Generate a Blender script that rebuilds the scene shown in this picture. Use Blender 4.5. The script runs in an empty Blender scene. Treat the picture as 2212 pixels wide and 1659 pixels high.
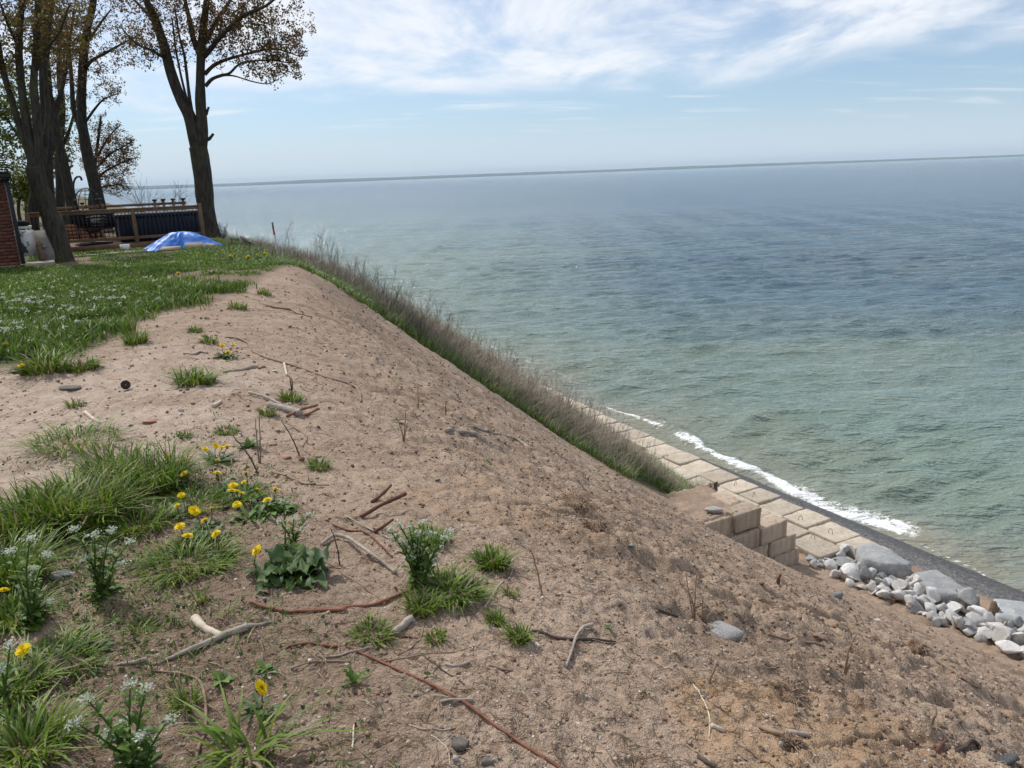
import bpy, bmesh, math
import numpy as np
from mathutils import Matrix, Vector

# ------------------------------------------------------------------ camera
EYE = 1.6
FPX = 1662.0                      # focal length in pixels of a 2212 px wide picture
PITCH, ROLL = math.radians(15.17), math.radians(2.16)
_f = np.array([0, math.cos(PITCH), -math.sin(PITCH)])
_r0 = np.array([1.0, 0, 0]); _u0 = np.array([0, math.sin(PITCH), math.cos(PITCH)])
_r = math.cos(ROLL)*_r0 - math.sin(ROLL)*_u0
_up = math.sin(ROLL)*_r0 + math.cos(ROLL)*_u0
CAM = np.array([0, 0, EYE])
scene = bpy.context.scene
COL = scene.collection
cam = bpy.data.cameras.new('camera'); camo = bpy.data.objects.new('camera', cam); COL.objects.link(camo)
cam.sensor_width = 36.0; cam.lens = FPX/2212*36.0; cam.clip_start = 0.05; cam.clip_end = 60000
m3 = Matrix([[_r[i], _up[i], -_f[i]] for i in range(3)])
camo.matrix_world = Matrix.Translation(Vector(CAM)) @ m3.to_4x4()
scene.camera = camo
scene.render.resolution_x, scene.render.resolution_y = 1024, 768

# ------------------------------------------------------------------ sky, sun, exposure
SUN_AZ, SUN_EL = math.radians(-42), math.radians(50)
world = bpy.data.worlds.new('World'); scene.world = world; world.use_nodes = True
W = world.node_tree; W.nodes.clear()
def wn(t, **k):
    n = W.nodes.new(t)
    for a, b in k.items(): setattr(n, a, b)
    return n
def wl(a, b): W.links.new(a, b)
def wmath(op, a, b=None, clamp=False):
    n = wn('ShaderNodeMath', operation=op, use_clamp=clamp)
    for i, s in enumerate((a, b)):
        if s is None: continue
        if isinstance(s, (int, float)): n.inputs[i].default_value = s
        else: wl(s, n.inputs[i])
    return n.outputs[0]
def wsmooth(val, a, b, lo=0.0, hi=1.0):
    n = wn('ShaderNodeMapRange', interpolation_type='SMOOTHSTEP')
    n.inputs['From Min'].default_value = a; n.inputs['From Max'].default_value = b
    n.inputs['To Min'].default_value = lo; n.inputs['To Max'].default_value = hi
    wl(val, n.inputs['Value']); return n.outputs[0]
def wmix(fac, a, b):
    n = wn('ShaderNodeMix', data_type='RGBA')
    wl(fac, n.inputs[0])
    for i, s in ((6, a), (7, b)):
        if isinstance(s, tuple): n.inputs[i].default_value = (*s, 1)
        else: wl(s, n.inputs[i])
    return n.outputs[2]
sky = wn('ShaderNodeTexSky', sky_type='NISHITA')
sky.sun_disc = False; sky.sun_elevation = SUN_EL; sky.sun_rotation = SUN_AZ % (2*math.pi)
sky.air_density = 1.0; sky.dust_density = 0.6; sky.ozone_density = 1.2
tc = wn('ShaderNodeTexCoord'); sep = wn('ShaderNodeSeparateXYZ'); wl(tc.outputs['Generated'], sep.inputs[0])
dz = wmath('MAXIMUM', sep.outputs[2], 0.0)
den = wmath('ADD', dz, 0.10)
cb = wn('ShaderNodeCombineXYZ')
wl(wmath('DIVIDE', sep.outputs[0], den), cb.inputs[0]); wl(wmath('DIVIDE', sep.outputs[1], den), cb.inputs[1])
def wnoise(scale, detail, rough, dist, off=(0, 0, 0), scl=(1, 1, 1), rot=0.0):
    mp = wn('ShaderNodeMapping'); mp.inputs['Location'].default_value = off; mp.inputs['Scale'].default_value = scl
    mp.inputs['Rotation'].default_value = (0, 0, rot)
    wl(cb.outputs[0], mp.inputs[0])
    n = wn('ShaderNodeTexNoise'); n.inputs['Scale'].default_value = scale; n.inputs['Detail'].default_value = detail
    n.inputs['Roughness'].default_value = rough; n.inputs['Distortion'].default_value = dist
    wl(mp.outputs[0], n.inputs['Vector']); return n.outputs[0]
edge_n = wnoise(0.7, 4, 0.55, 0.6, (10.0, 5.0, 0))
puff_n = wnoise(1.15, 7, 0.62, 0.35, (0.4, 0.9, 0), (1.0, 0.55, 1), 0.35)
thin_n = wnoise(1.6, 4, 0.6, 0.4, (1.2, 9.4, 0), (0.6, 1.9, 1), 0.15)
# a sheet of high cloud whose lower edge lies a few degrees above the horizon, thinning with noise
zz = wmath('ADD', dz, wmath('MULTIPLY', wmath('SUBTRACT', edge_n, 0.5), 0.105))
sheet = wsmooth(zz, 0.084, 0.128)
body = wsmooth(puff_n, 0.36, 0.62, 0.16, 1.0)
cloud = wmath('MULTIPLY', sheet, body)
streak = wmath('MULTIPLY', wsmooth(thin_n, 0.52, 0.78, 0.0, 0.55), wsmooth(dz, 0.03, 0.07))
cloud = wmath('MAXIMUM', cloud, streak)
haze_f = wsmooth(dz, 0.0, 0.18, 0.55, 0.0)
hor_f = wsmooth(dz, 0.0, 0.075, 0.75, 0.0)
SKYK = 0.082
skyc = wn('ShaderNodeVectorMath', operation='SCALE'); wl(sky.outputs[0], skyc.inputs[0]); skyc.inputs[3].default_value = SKYK
skyt = wn('ShaderNodeVectorMath', operation='MULTIPLY'); wl(skyc.outputs[0], skyt.inputs[0]); skyt.inputs[1].default_value = (0.90, 1.0, 1.16)
base = wmix(hor_f, wmix(haze_f, skyt.outputs[0], (0.43, 0.60, 0.80)), (0.58, 0.665, 0.74))
full = wmix(cloud, base, (0.77, 0.80, 0.85))
bg = wn('ShaderNodeBackground'); wl(full, bg.inputs[0]); bg.inputs[1].default_value = 1.0
wo = wn('ShaderNodeOutputWorld'); wl(bg.outputs[0], wo.inputs[0])

sl = bpy.data.lights.new('sun', 'SUN'); so = bpy.data.objects.new('sun', sl); COL.objects.link(so)
sl.energy = 3.0; sl.angle = math.radians(2.5); sl.color = (1.0, 0.95, 0.87)
sdir = Vector((math.sin(SUN_AZ)*math.cos(SUN_EL), math.cos(SUN_AZ)*math.cos(SUN_EL), math.sin(SUN_EL)))
so.rotation_euler = sdir.to_track_quat('Z', 'Y').to_euler(); so.location = (0, 0, 40)
vs = scene.view_settings
vs.view_transform = 'Standard'; vs.look = 'None'; vs.gamma = 1.0; vs.use_curve_mapping = False; vs.exposure = 0.28
world.cycles.sampling_method = 'MANUAL'; world.cycles.sample_map_resolution = 256
scene.cycles.max_bounces = 6; scene.cycles.diffuse_bounces = 2; scene.cycles.glossy_bounces = 2
scene.cycles.transparent_max_bounces = 8; scene.cycles.volume_bounces = 0
scene.cycles.caustics_reflective = False; scene.cycles.caustics_refractive = False
scene.cycles.use_denoising = True
scene.cycles.use_adaptive_sampling = True; scene.cycles.adaptive_threshold = 0.025

# ------------------------------------------------------------------ helpers: coordinates
AZ = math.radians(-29.0)          # direction of the bluff edge and the shore
DU = np.array([math.sin(AZ), math.cos(AZ)]); DV = np.array([math.cos(AZ), -math.sin(AZ)])
def xyz(u, v, z):
    return np.array([u*DU[0]+v*DV[0], u*DU[1]+v*DV[1], z])
def xyz_n(u, v, z):
    return np.stack([u*DU[0]+v*DV[0], u*DU[1]+v*DV[1], z+0*u], -1)
def uv_of(x, y):
    return x*DU[0]+y*DU[1], x*DV[0]+y*DV[1]
def ray(px, py):
    d = _f*FPX + (px-1106.0)*_r - (py-829.5)*_up
    return d/np.linalg.norm(d)
def at_y(px, py, Y):              # where a sight line meets the upright plane y = Y
    d = ray(px, py); return CAM + d*(Y/d[1])
def at_u(px, py, U):
    d = ray(px, py); return CAM + d*(U/(d[0]*DU[0]+d[1]*DU[1]))

def _h(ix, iy, s):
    n = (ix.astype(np.int64)*374761393 + iy.astype(np.int64)*668265263 + s*974634777) & 0xffffffff
    n = ((n ^ (n >> 13))*1274126177) & 0xffffffff
    n = (n ^ (n >> 16)) & 0xffff
    return n/65535.0
def vn(x, y, s=0):
    x = np.asarray(x, float); y = np.asarray(y, float)
    ix = np.floor(x); iy = np.floor(y); fx = x-ix; fy = y-iy
    fx = fx*fx*fx*(fx*(fx*6-15)+10); fy = fy*fy*fy*(fy*(fy*6-15)+10)
    a = _h(ix, iy, s); b = _h(ix+1, iy, s); c = _h(ix, iy+1, s); d = _h(ix+1, iy+1, s)
    return (a*(1-fx)+b*fx)*(1-fy)+(c*(1-fx)+d*fx)*fy
def fbm(x, y, s=0, o=4):
    t = 0.0; a = 0.5; n = 0.0
    for i in range(o):
        t = t+a*vn(x*2**i+i*17.3, y*2**i-i*9.1, s+i); n += a; a *= 0.5
    return t/n
def sst(x, a, b):
    t = np.clip((x-a)/(b-a), 0, 1); return t*t*(3-2*t)

# ------------------------------------------------------------------ terrain height
WATER_Z = -12.3
LIP_U = [-60, -5, 0, 5, 9, 13, 16.5, 25, 60, 400]
LIP_V = [2.0, 1.9, 1.75, 1.8, 2.3, 3.1, 4.15, 4.75, 5.0, 6]
TOE_U = [-60, 8, 12, 16, 20, 26, 60, 400]
TOE_V = [20.6, 20.1, 19.6, 18.9, 20.0, 21.6, 23, 26]
BASE_V = [-50, 19, 20.4, 23.7, 24.1, 25.5, 27, 32, 60, 400]
BASE_Z = [-11.5, -11.5, -11.65, -11.85, -12.02, -12.30, -12.7, -13.4, -14.2, -14.6]
def veg_edge(v):                   # u where the overgrown part of the bank begins
    return np.interp(v, [2, 3.6, 6, 9, 12, 15, 17, 19.6, 21], [16.3, 16.6, 17.4, 18.0, 18.3, 18.5, 19.0, 20.2, 21.0])
def macro(x, y):
    u, v = uv_of(x, y)
    vl = np.interp(u, LIP_U, LIP_V); vt = np.interp(u, TOE_U, TOE_V)
    s = 0.62-0.36*sst(u, 11, 17)
    tan = 11.4/(vt-vl)
    h = -tan*s*np.logaddexp(0.0, (v-vl)/s)
    b = np.interp(v, BASE_V, BASE_Z)
    # the face is slightly hollow, and the overgrown part stands proud of the eroded part
    fr = np.clip((v-vl)/(vt-vl), 0, 1)
    h = h - 0.42*np.sin(math.pi*fr**1.25)*sst(u, 2, 8)*(1-sst(u, 18, 22)) + 0.22*sst(u-veg_edge(v), 0.0, 1.1)*sst(fr, 0.0, 0.12)*(1-sst(fr, 0.8, 1.0))
    k = 0.16
    m = np.maximum(h, b)
    h = m + k*np.log(np.exp((h-m)/k)+np.exp((b-m)/k))
    # the earth behind the stepped block wall
    plat = (u > 16.35) & (u < 18.7) & (v > 14) & (v < 17.95)
    h = np.where(plat, np.maximum(h, -9.03 - 0.06*(v-16)), h)
    back = (u >= 18.7) & (v > 14) & (v < 18.6)
    h = np.where(back, np.maximum(h, -9.1-1.1*(u-18.7)), h)
    return h
def slope_w(u, v):
    vl = np.interp(u, LIP_U, LIP_V); return sst(v-vl, -0.6, 1.0)
def H(x, y):
    x = np.asarray(x, float); y = np.asarray(y, float)
    u, v = uv_of(x, y)
    h = macro(x, y)
    sw = slope_w(u, v)
    land = sst(-v, -24.5, -20.5)
    r = np.hypot(x, y)
    h = h + land*0.10*(fbm(x*0.45, y*0.45, 3, 3)-0.5)
    h = h + land*0.055*(fbm(x*2.1, y*2.1, 5, 3)-0.5)*(0.6+0.9*sw)
    near = sst(-r, -26, -9)
    # crumbly clods
    c1 = fbm(x*14.0, y*14.0, 11, 3); c2 = vn(x*31, y*31, 19)
    h = h + land*near*(0.024*sst(c1, 0.42, 0.72)*(0.5+0.5*sw) + 0.016*(c2-0.5))
    c3 = fbm(u*7.5, v*4.5, 23, 3)
    h = h + land*sw*0.030*sst(c3, 0.48, 0.78)
    # slumped clods with sharp lower edges
    c4 = fbm(u*3.4+1.7*(vn(u*2.3, v*2.3, 97)-0.5), v*4.6, 95, 4)
    h = h + land*sw*(0.016*sst(c4, 0.47, 0.58)+0.013*sst(c4, 0.56, 0.64))
    # rills running down the face
    w = u + 0.55*(fbm(u*0.9, v*0.22, 31, 3)-0.5)*2
    for (fq, dp, wd, sd) in ((0.62, 0.14, 0.055, 41), (1.35, 0.085, 0.065, 47), (2.9, 0.05, 0.08, 53), (5.5, 0.025, 0.10, 59)):
        n = fbm(w*fq, v*0.07*fq, sd, 2)-0.5
        g = np.exp(-(n/wd*2.2)**2)*sst(fbm(u*0.5+3, v*0.25, sd+3, 2), 0.40, 0.62)
        h = h - sw*land*dp*g
    return h
def Hs(x, y):
    return float(H(np.array([x]), np.array([y]))[0])
_T = np.concatenate([np.geomspace(1.6, 60, 2600), np.geomspace(60.2, 300, 300)])
def hit(px, py, lift=0.0):         # where a sight line meets the ground (or a level above it)
    d = ray(px, py); P = CAM[None]+_T[:, None]*d[None]
    g = P[:, 2]-H(P[:, 0], P[:, 1])-lift
    k = np.argmax(g < 0)
    if g[k] >= 0: return P[-1]
    a = g[k-1]/(g[k-1]-g[k]) if k else 0
    t = _T[k-1]+(_T[k]-_T[k-1])*a if k else _T[0]
    return CAM+d*t

# ------------------------------------------------------------------ helpers: meshes and objects
def tag(o, label=None, cat=None, group=None, kind=None):
    if label: o['label'] = label
    if cat: o['category'] = cat
    if group: o['group'] = group
    if kind: o['kind'] = kind
    return o
def thing(name, label, cat, loc, group=None):
    o = bpy.data.objects.new(name, None); COL.objects.link(o); o.location = [float(a) for a in loc]
    o.empty_display_size = 0.1
    return tag(o, label, cat, group)
def mesh_data(name, V, faces, mat=None, col=None, smooth=False):
    V = np.asarray(V, np.float32).reshape(-1, 3)
    faces = [np.asarray(f, np.int32) for f in faces if len(f)]
    me = bpy.data.meshes.new(name)
    me.vertices.add(len(V)); me.vertices.foreach_set('co', V.ravel())
    nl = sum(f.size for f in faces); npoly = sum(len(f) for f in faces)
    me.loops.add(nl); me.polygons.add(npoly)
    me.loops.foreach_set('vertex_index', np.concatenate([f.ravel() for f in faces]))
    tot = np.concatenate([np.full(len(f), f.shape[1], np.int32) for f in faces])
    st = np.concatenate([[0], np.cumsum(tot)[:-1]]).astype(np.int32)
    me.polygons.foreach_set('loop_start', st); me.polygons.foreach_set('loop_total', tot)
    if smooth: me.polygons.foreach_set('use_smooth', np.ones(npoly, bool))
    if col is not None:
        col = np.asarray(col, np.float32)
        if col.shape[1] == 3: col = np.concatenate([col, np.ones((len(col), 1), np.float32)], 1)
        at = me.attributes.new('Col', 'FLOAT_COLOR', 'POINT'); at.data.foreach_set('color', col.ravel())
    me.update(); me.validate()
    if mat: me.materials.append(mat)
    return me
class G:
    """collects pieces of ONE mesh"""
    def __init__(s): s.V = []; s.F = []; s.C = []; s.n = 0
    def add(s, V, faces, col=None):
        V = np.asarray(V, float).reshape(-1, 3)
        for f in faces:
            if len(f): s.F.append(np.asarray(f, np.int64)+s.n)
        s.V.append(V); s.n += len(V)
        c = np.ones((len(V), 3)) if col is None else np.broadcast_to(np.asarray(col, float), (len(V), 3))
        s.C.append(c); return s
    def tube(s, P, R, sides=7, col=None, cap=True):
        V, F = tube(P, R, sides, cap); return s.add(V, F, col)
    def box(s, a, b, col=None):
        V, F = boxuv(a, b); return s.add(V, F, col)
    def obj(s, name, mat, parent=None, loc=(0, 0, 0), smooth=False, usecol=True):
        loc = np.asarray(loc, float)
        V = np.concatenate(s.V)-loc
        by = {}
        for f in s.F: by.setdefault(f.shape[1], []).append(f)
        F = [np.concatenate(v) for v in by.values()]
        me = mesh_data(name, V, F, mat, np.concatenate(s.C) if usecol else None, smooth)
        return link(name, me, parent, loc if parent is None else None)
def link(name, me, parent=None, loc=None):
    o = bpy.data.objects.new(name, me); COL.objects.link(o)
    if parent is not None: o.parent = parent
    if loc is not None: o.location = [float(a) for a in loc]
    return o
def tube(P, R, sides=7, cap=True):
    P = np.asarray(P, float); n = len(P); R = np.broadcast_to(np.asarray(R, float), (n,))
    T = np.gradient(P, axis=0); T /= np.linalg.norm(T, axis=1)[:, None]+1e-12
    a = np.array([0, 0, 1.0]) if abs(T[0, 2]) < 0.9 else np.array([1.0, 0, 0])
    N = np.cross(T[0], a); N /= np.linalg.norm(N); V = []
    ang = np.arange(sides)*2*math.pi/sides
    for i in range(n):
        N = N-T[i]*(N@T[i]); N /= np.linalg.norm(N)+1e-12; B = np.cross(T[i], N)
        V.append(P[i]+R[i]*(np.cos(ang)[:, None]*N+np.sin(ang)[:, None]*B))
    V = np.concatenate(V)
    i = np.arange(n-1)[:, None]*sides; j = np.arange(sides)[None]; k = (j+1) % sides
    F = np.stack([i+j, i+k, i+sides+k, i+sides+j], -1).reshape(-1, 4)
    faces = [F]
    if cap:
        c0, c1 = len(V), len(V)+1
        V = np.concatenate([V, P[:1], P[-1:]])
        jj = np.arange(sides); kk = (jj+1) % sides; e = (n-1)*sides
        faces.append(np.concatenate([np.stack([kk, jj, np.full(sides, c0)], 1), np.stack([e+jj, e+kk, np.full(sides, c1)], 1)]))
    return V, faces
_BF = np.array([[0, 2, 3, 1], [4, 5, 7, 6], [0, 1, 5, 4], [2, 6, 7, 3], [0, 4, 6, 2], [1, 3, 7, 5]])
def boxuv(a, b):                   # box between two (u, v, z) corners
    V = [xyz(u, v, z) for u in (a[0], b[0]) for v in (a[1], b[1]) for z in (a[2], b[2])]
    return np.array(V), [_BF]
def box_obj(name, a, b, mat, parent=None, loc=(0, 0, 0), bevel=0.0):
    g = G(); g.box(a, b)
    o = g.obj(name, mat, parent, loc, usecol=False)
    if bevel:
        m = o.modifiers.new('bevel', 'BEVEL'); m.width = bevel; m.segments = 2; m.limit_method = 'NONE'
    return o
def smooth_path(P, n=None):        # Catmull-Rom through the points
    P = np.asarray(P, float)
    if len(P) < 3: 
        t = np.linspace(0, 1, n or 6)[:, None]; return P[0]*(1-t)+P[-1]*t
    Q = np.concatenate([2*P[:1]-P[1:2], P, 2*P[-1:]-P[-2:-1]]); out = []
    k = max(2, (n or len(P)*5)//(len(P)-1))
    for i in range(len(P)-1):
        a, b, c, d = Q[i:i+4]
        for t in np.arange(k)/k:
            out.append(0.5*((2*b)+(c-a)*t+(2*a-5*b+4*c-d)*t*t+(3*b-a-3*c+d)*t**3))
    out.append(P[-1]); return np.array(out)
def unit(v): return v/(np.linalg.norm(v, axis=-1, keepdims=True)+1e-12)

# ------------------------------------------------------------------ helpers: materials
class N:
    def __init__(s, name):
        s.m = bpy.data.materials.new(name); s.m.use_nodes = True; s.t = s.m.node_tree; s.t.nodes.clear()
        s.out = s.new('ShaderNodeOutputMaterial')
    def new(s, t, **k):
        n = s.t.nodes.new(t)
        for a, b in k.items(): setattr(n, a, b)
        return n
    def put(s, v, sock):
        if isinstance(v, bpy.types.NodeSocket): s.t.links.new(v, sock)
        elif isinstance(v, tuple) and len(v) == 3 and sock.type == 'RGBA': sock.default_value = (*v, 1)
        else: sock.default_value = v
    def coord(s, kind='Object', scale=(1, 1, 1), rot=(0, 0, 0)):
        c = s.new('ShaderNodeTexCoord'); m = s.new('ShaderNodeMapping')
        m.inputs['Scale'].default_value = scale; m.inputs['Rotation'].default_value = rot
        s.t.links.new(c.outputs[kind], m.inputs[0]); return m.outputs[0]
    def noise(s, vec, scale, detail=4, rough=0.55, dist=0.0, out=0):
        n = s.new('ShaderNodeTexNoise'); s.put(vec, n.inputs['Vector']); n.inputs['Scale'].default_value = scale
        n.inputs['Detail'].default_value = detail; n.inputs['Roughness'].default_value = rough
        n.inputs['Distortion'].default_value = dist; return n.outputs[out]
    def voro(s, vec, scale, feat='F1', out='Distance'):
        n = s.new('ShaderNodeTexVoronoi', feature=feat); s.put(vec, n.inputs['Vector']); n.inputs['Scale'].default_value = scale
        return n.outputs[out]
    def rng(s, v, a, b, lo=0.0, hi=1.0, sm=True):
        n = s.new('ShaderNodeMapRange', interpolation_type='SMOOTHSTEP' if sm else 'LINEAR')
        s.put(v, n.inputs['Value'])
        for k, x in (('From Min', a), ('From Max', b), ('To Min', lo), ('To Max', hi)): n.inputs[k].default_value = x
        return n.outputs[0]
    def mix(s, f, a, b, blend='MIX'):
        n = s.new('ShaderNodeMix', data_type='RGBA', blend_type=blend); s.put(f, n.inputs[0]); s.put(a, n.inputs[6]); s.put(b, n.inputs[7])
        return n.outputs[2]
    def math(s, op, a, b=0.0, clamp=False):
        n = s.new('ShaderNodeMath', operation=op, use_clamp=clamp); s.put(a, n.inputs[0]); s.put(b, n.inputs[1]); return n.outputs[0]
    def attr(s, name='Col'):
        n = s.new('ShaderNodeAttribute', attribute_name=name); return n
    def sep(s, c):
        n = s.new('ShaderNodeSeparateColor'); s.put(c, n.inputs[0]); return n.outputs
    def bump(s, h, dist, strength=1.0, normal=None):
        n = s.new('ShaderNodeBump'); s.put(h, n.inputs['Height']); n.inputs['Distance'].default_value = dist
        n.inputs['Strength'].default_value = strength
        if normal is not None: s.put(normal, n.inputs['Normal'])
        return n.outputs[0]
    def bsdf(s, color, rough=0.8, normal=None, spec=0.3, trans=0.0, **k):
        p = s.new('ShaderNodeBsdfPrincipled'); s.put(color, p.inputs['Base Color']); s.put(rough, p.inputs['Roughness'])
        p.inputs['Specular IOR Level'].default_value = spec
        for a, b in k.items(): s.put(b, p.inputs[a.replace('_', ' ')])
        if normal is not None: s.put(normal, p.inputs['Normal'])
        o = p.outputs[0]
        if trans:
            t = s.new('ShaderNodeBsdfTranslucent'); s.put(color, t.inputs[0])
            mx = s.new('ShaderNodeMixShader'); mx.inputs[0].default_value = trans
            s.t.links.new(o, mx.inputs[1]); s.t.links.new(t.outputs[0], mx.inputs[2]); o = mx.outputs[0]
        s.t.links.new(o, s.out.inputs['Surface']); return s.m
def plain(name, c1, c2, scale=8.0, rough=0.8, bump=0.0, bscale=30.0, stretch=(1, 1, 1), spec=0.3, metal=0.0, usecol=False):
    n = N(name); v = n.coord('Object', stretch)
    f = n.rng(n.noise(v, scale, 6, 0.6), 0.3, 0.7)
    c = n.mix(f, c1, c2)
    if usecol: c = n.mix(1.0, c, n.attr().outputs['Color'], 'MULTIPLY')
    nm = n.bump(n.noise(v, bscale, 5, 0.6), bump) if bump else None
    return n.bsdf(c, rough, nm, spec, Metallic=metal)
def leafmat(name, tint=(1, 1, 1), trans=0.35, rough=0.55, var=0.35):
    n = N(name); v = n.coord('Object')
    f = n.noise(v, 3.0, 3)
    c = n.mix(1.0, n.attr().outputs['Color'], tint, 'MULTIPLY')
    c2 = n.mix(1.0, c, (1-var, 1-var*0.8, 1-var), 'MULTIPLY')
    return n.bsdf(n.mix(n.rng(f, 0.35, 0.65), c2, c), rough, None, 0.25, trans)
# ------------------------------------------------------------------ ground sheet
def soil_material():
    n = N('soil'); v = n.coord('Object')
    a = n.attr(); R_, G_, B_ = n.sep(a.outputs['Color'])[:3]; A_ = a.outputs['Alpha']
    big = n.noise(v, 0.9, 2, 0.6); mid = n.noise(v, 7.0, 4, 0.65); fine = n.noise(v, 55.0, 3, 0.7); grit = n.noise(v, 210.0, 1, 0.6)
    c = n.mix(n.rng(big, 0.35, 0.65), (0.350, 0.250, 0.183), (0.415, 0.310, 0.235))
    c = n.mix(n.rng(mid, 0.30, 0.68, 0.0, 0.85), c, (0.255, 0.168, 0.114))
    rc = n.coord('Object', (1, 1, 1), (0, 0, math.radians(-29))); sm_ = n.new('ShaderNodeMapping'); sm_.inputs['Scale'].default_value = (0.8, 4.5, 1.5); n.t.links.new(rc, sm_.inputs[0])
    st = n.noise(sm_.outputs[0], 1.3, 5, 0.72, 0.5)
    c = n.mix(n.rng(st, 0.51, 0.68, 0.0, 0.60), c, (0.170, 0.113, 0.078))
    c = n.mix(n.rng(st, 0.44, 0.30, 0.0, 0.55), c, (0.47, 0.365, 0.275))
    c = n.mix(n.rng(fine, 0.36, 0.68, 0.0, 0.6), c, (0.47, 0.375, 0.285))
    c = n.mix(n.math('MULTIPLY', n.attr('Pale').outputs['Fac'], n.rng(mid, 0.25, 0.7, 0.85, 0.35)), c, (0.53, 0.425, 0.345))           # dry pale sand
    c = n.mix(n.math('MULTIPLY', B_, n.rng(mid, 0.25, 0.6, 0.35, 1.0)), c, (0.375, 0.245, 0.145))       # rusty sand
    c = n.mix(n.math('MULTIPLY', R_, n.rng(fine, 0.2, 0.75, 1.0, 0.62)), c, (0.145, 0.098, 0.064))     # damp humus
    c = n.mix(n.math('MULTIPLY', n.attr('Lawn').outputs['Fac'], n.rng(fine, 0.3, 0.6, 1.0, 0.7)), c, (0.055, 0.070, 0.022))           # moss and thatch
    c = n.mix(n.rng(grit, 0.60, 0.74, 0.0, 0.55), c, (0.60, 0.52, 0.43))                               # pale grains
    c = n.mix(n.rng(grit, 0.40, 0.28, 0.0, 0.45), c, (0.12, 0.085, 0.06))
    # pale pebbles
    vd = n.voro(v, 34.0); vc = n.voro(v, 34.0, out='Color'); vs_ = n.sep(vc)
    peb = n.math('MULTIPLY', n.rng(vd, 0.30, 0.22), n.rng(vs_[0], 0.80, 0.86))
    c = n.mix(n.math('MULTIPLY', peb, 0.8), c, n.mix(vs_[1], (0.30, 0.25, 0.21), (0.58, 0.52, 0.45)))
    # lake gravel
    gv = n.voro(v, 15.0, out='Color'); gs = n.sep(gv)
    gc = n.mix(gs[0], (0.075, 0.075, 0.075), (0.20, 0.195, 0.19))
    gc = n.mix(n.rng(gs[1], 0.9, 0.95), gc, (0.27, 0.265, 0.26))
    c = n.mix(G_, c, gc)
    wet = n.math('MULTIPLY', A_, 1.0)
    c = n.mix(wet, c, (0.045, 0.045, 0.050))
    hgt = n.math('ADD', n.math('MULTIPLY', fine, 0.024), n.math('ADD', n.math('MULTIPLY', grit, 0.0045), n.math('MULTIPLY', mid, 0.030)))
    hgt = n.math('ADD', hgt, n.math('MULTIPLY', peb, 0.006))
    rough = n.rng(wet, 0, 1, 0.95, 0.35)
    return n.bsdf(c, rough, n.bump(hgt, 1.0, 0.85), 0.2)
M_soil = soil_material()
def lawn_edge(v):                  # u where the turf begins
    return np.interp(v, [-9, -0.9, -0.1, 0.45, 0.9, 1.9, 2.9, 3.9, 5], [8.2, 8.4, 8.7, 10.0, 11.2, 12.4, 14.4, 16.6, 17.2])
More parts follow.
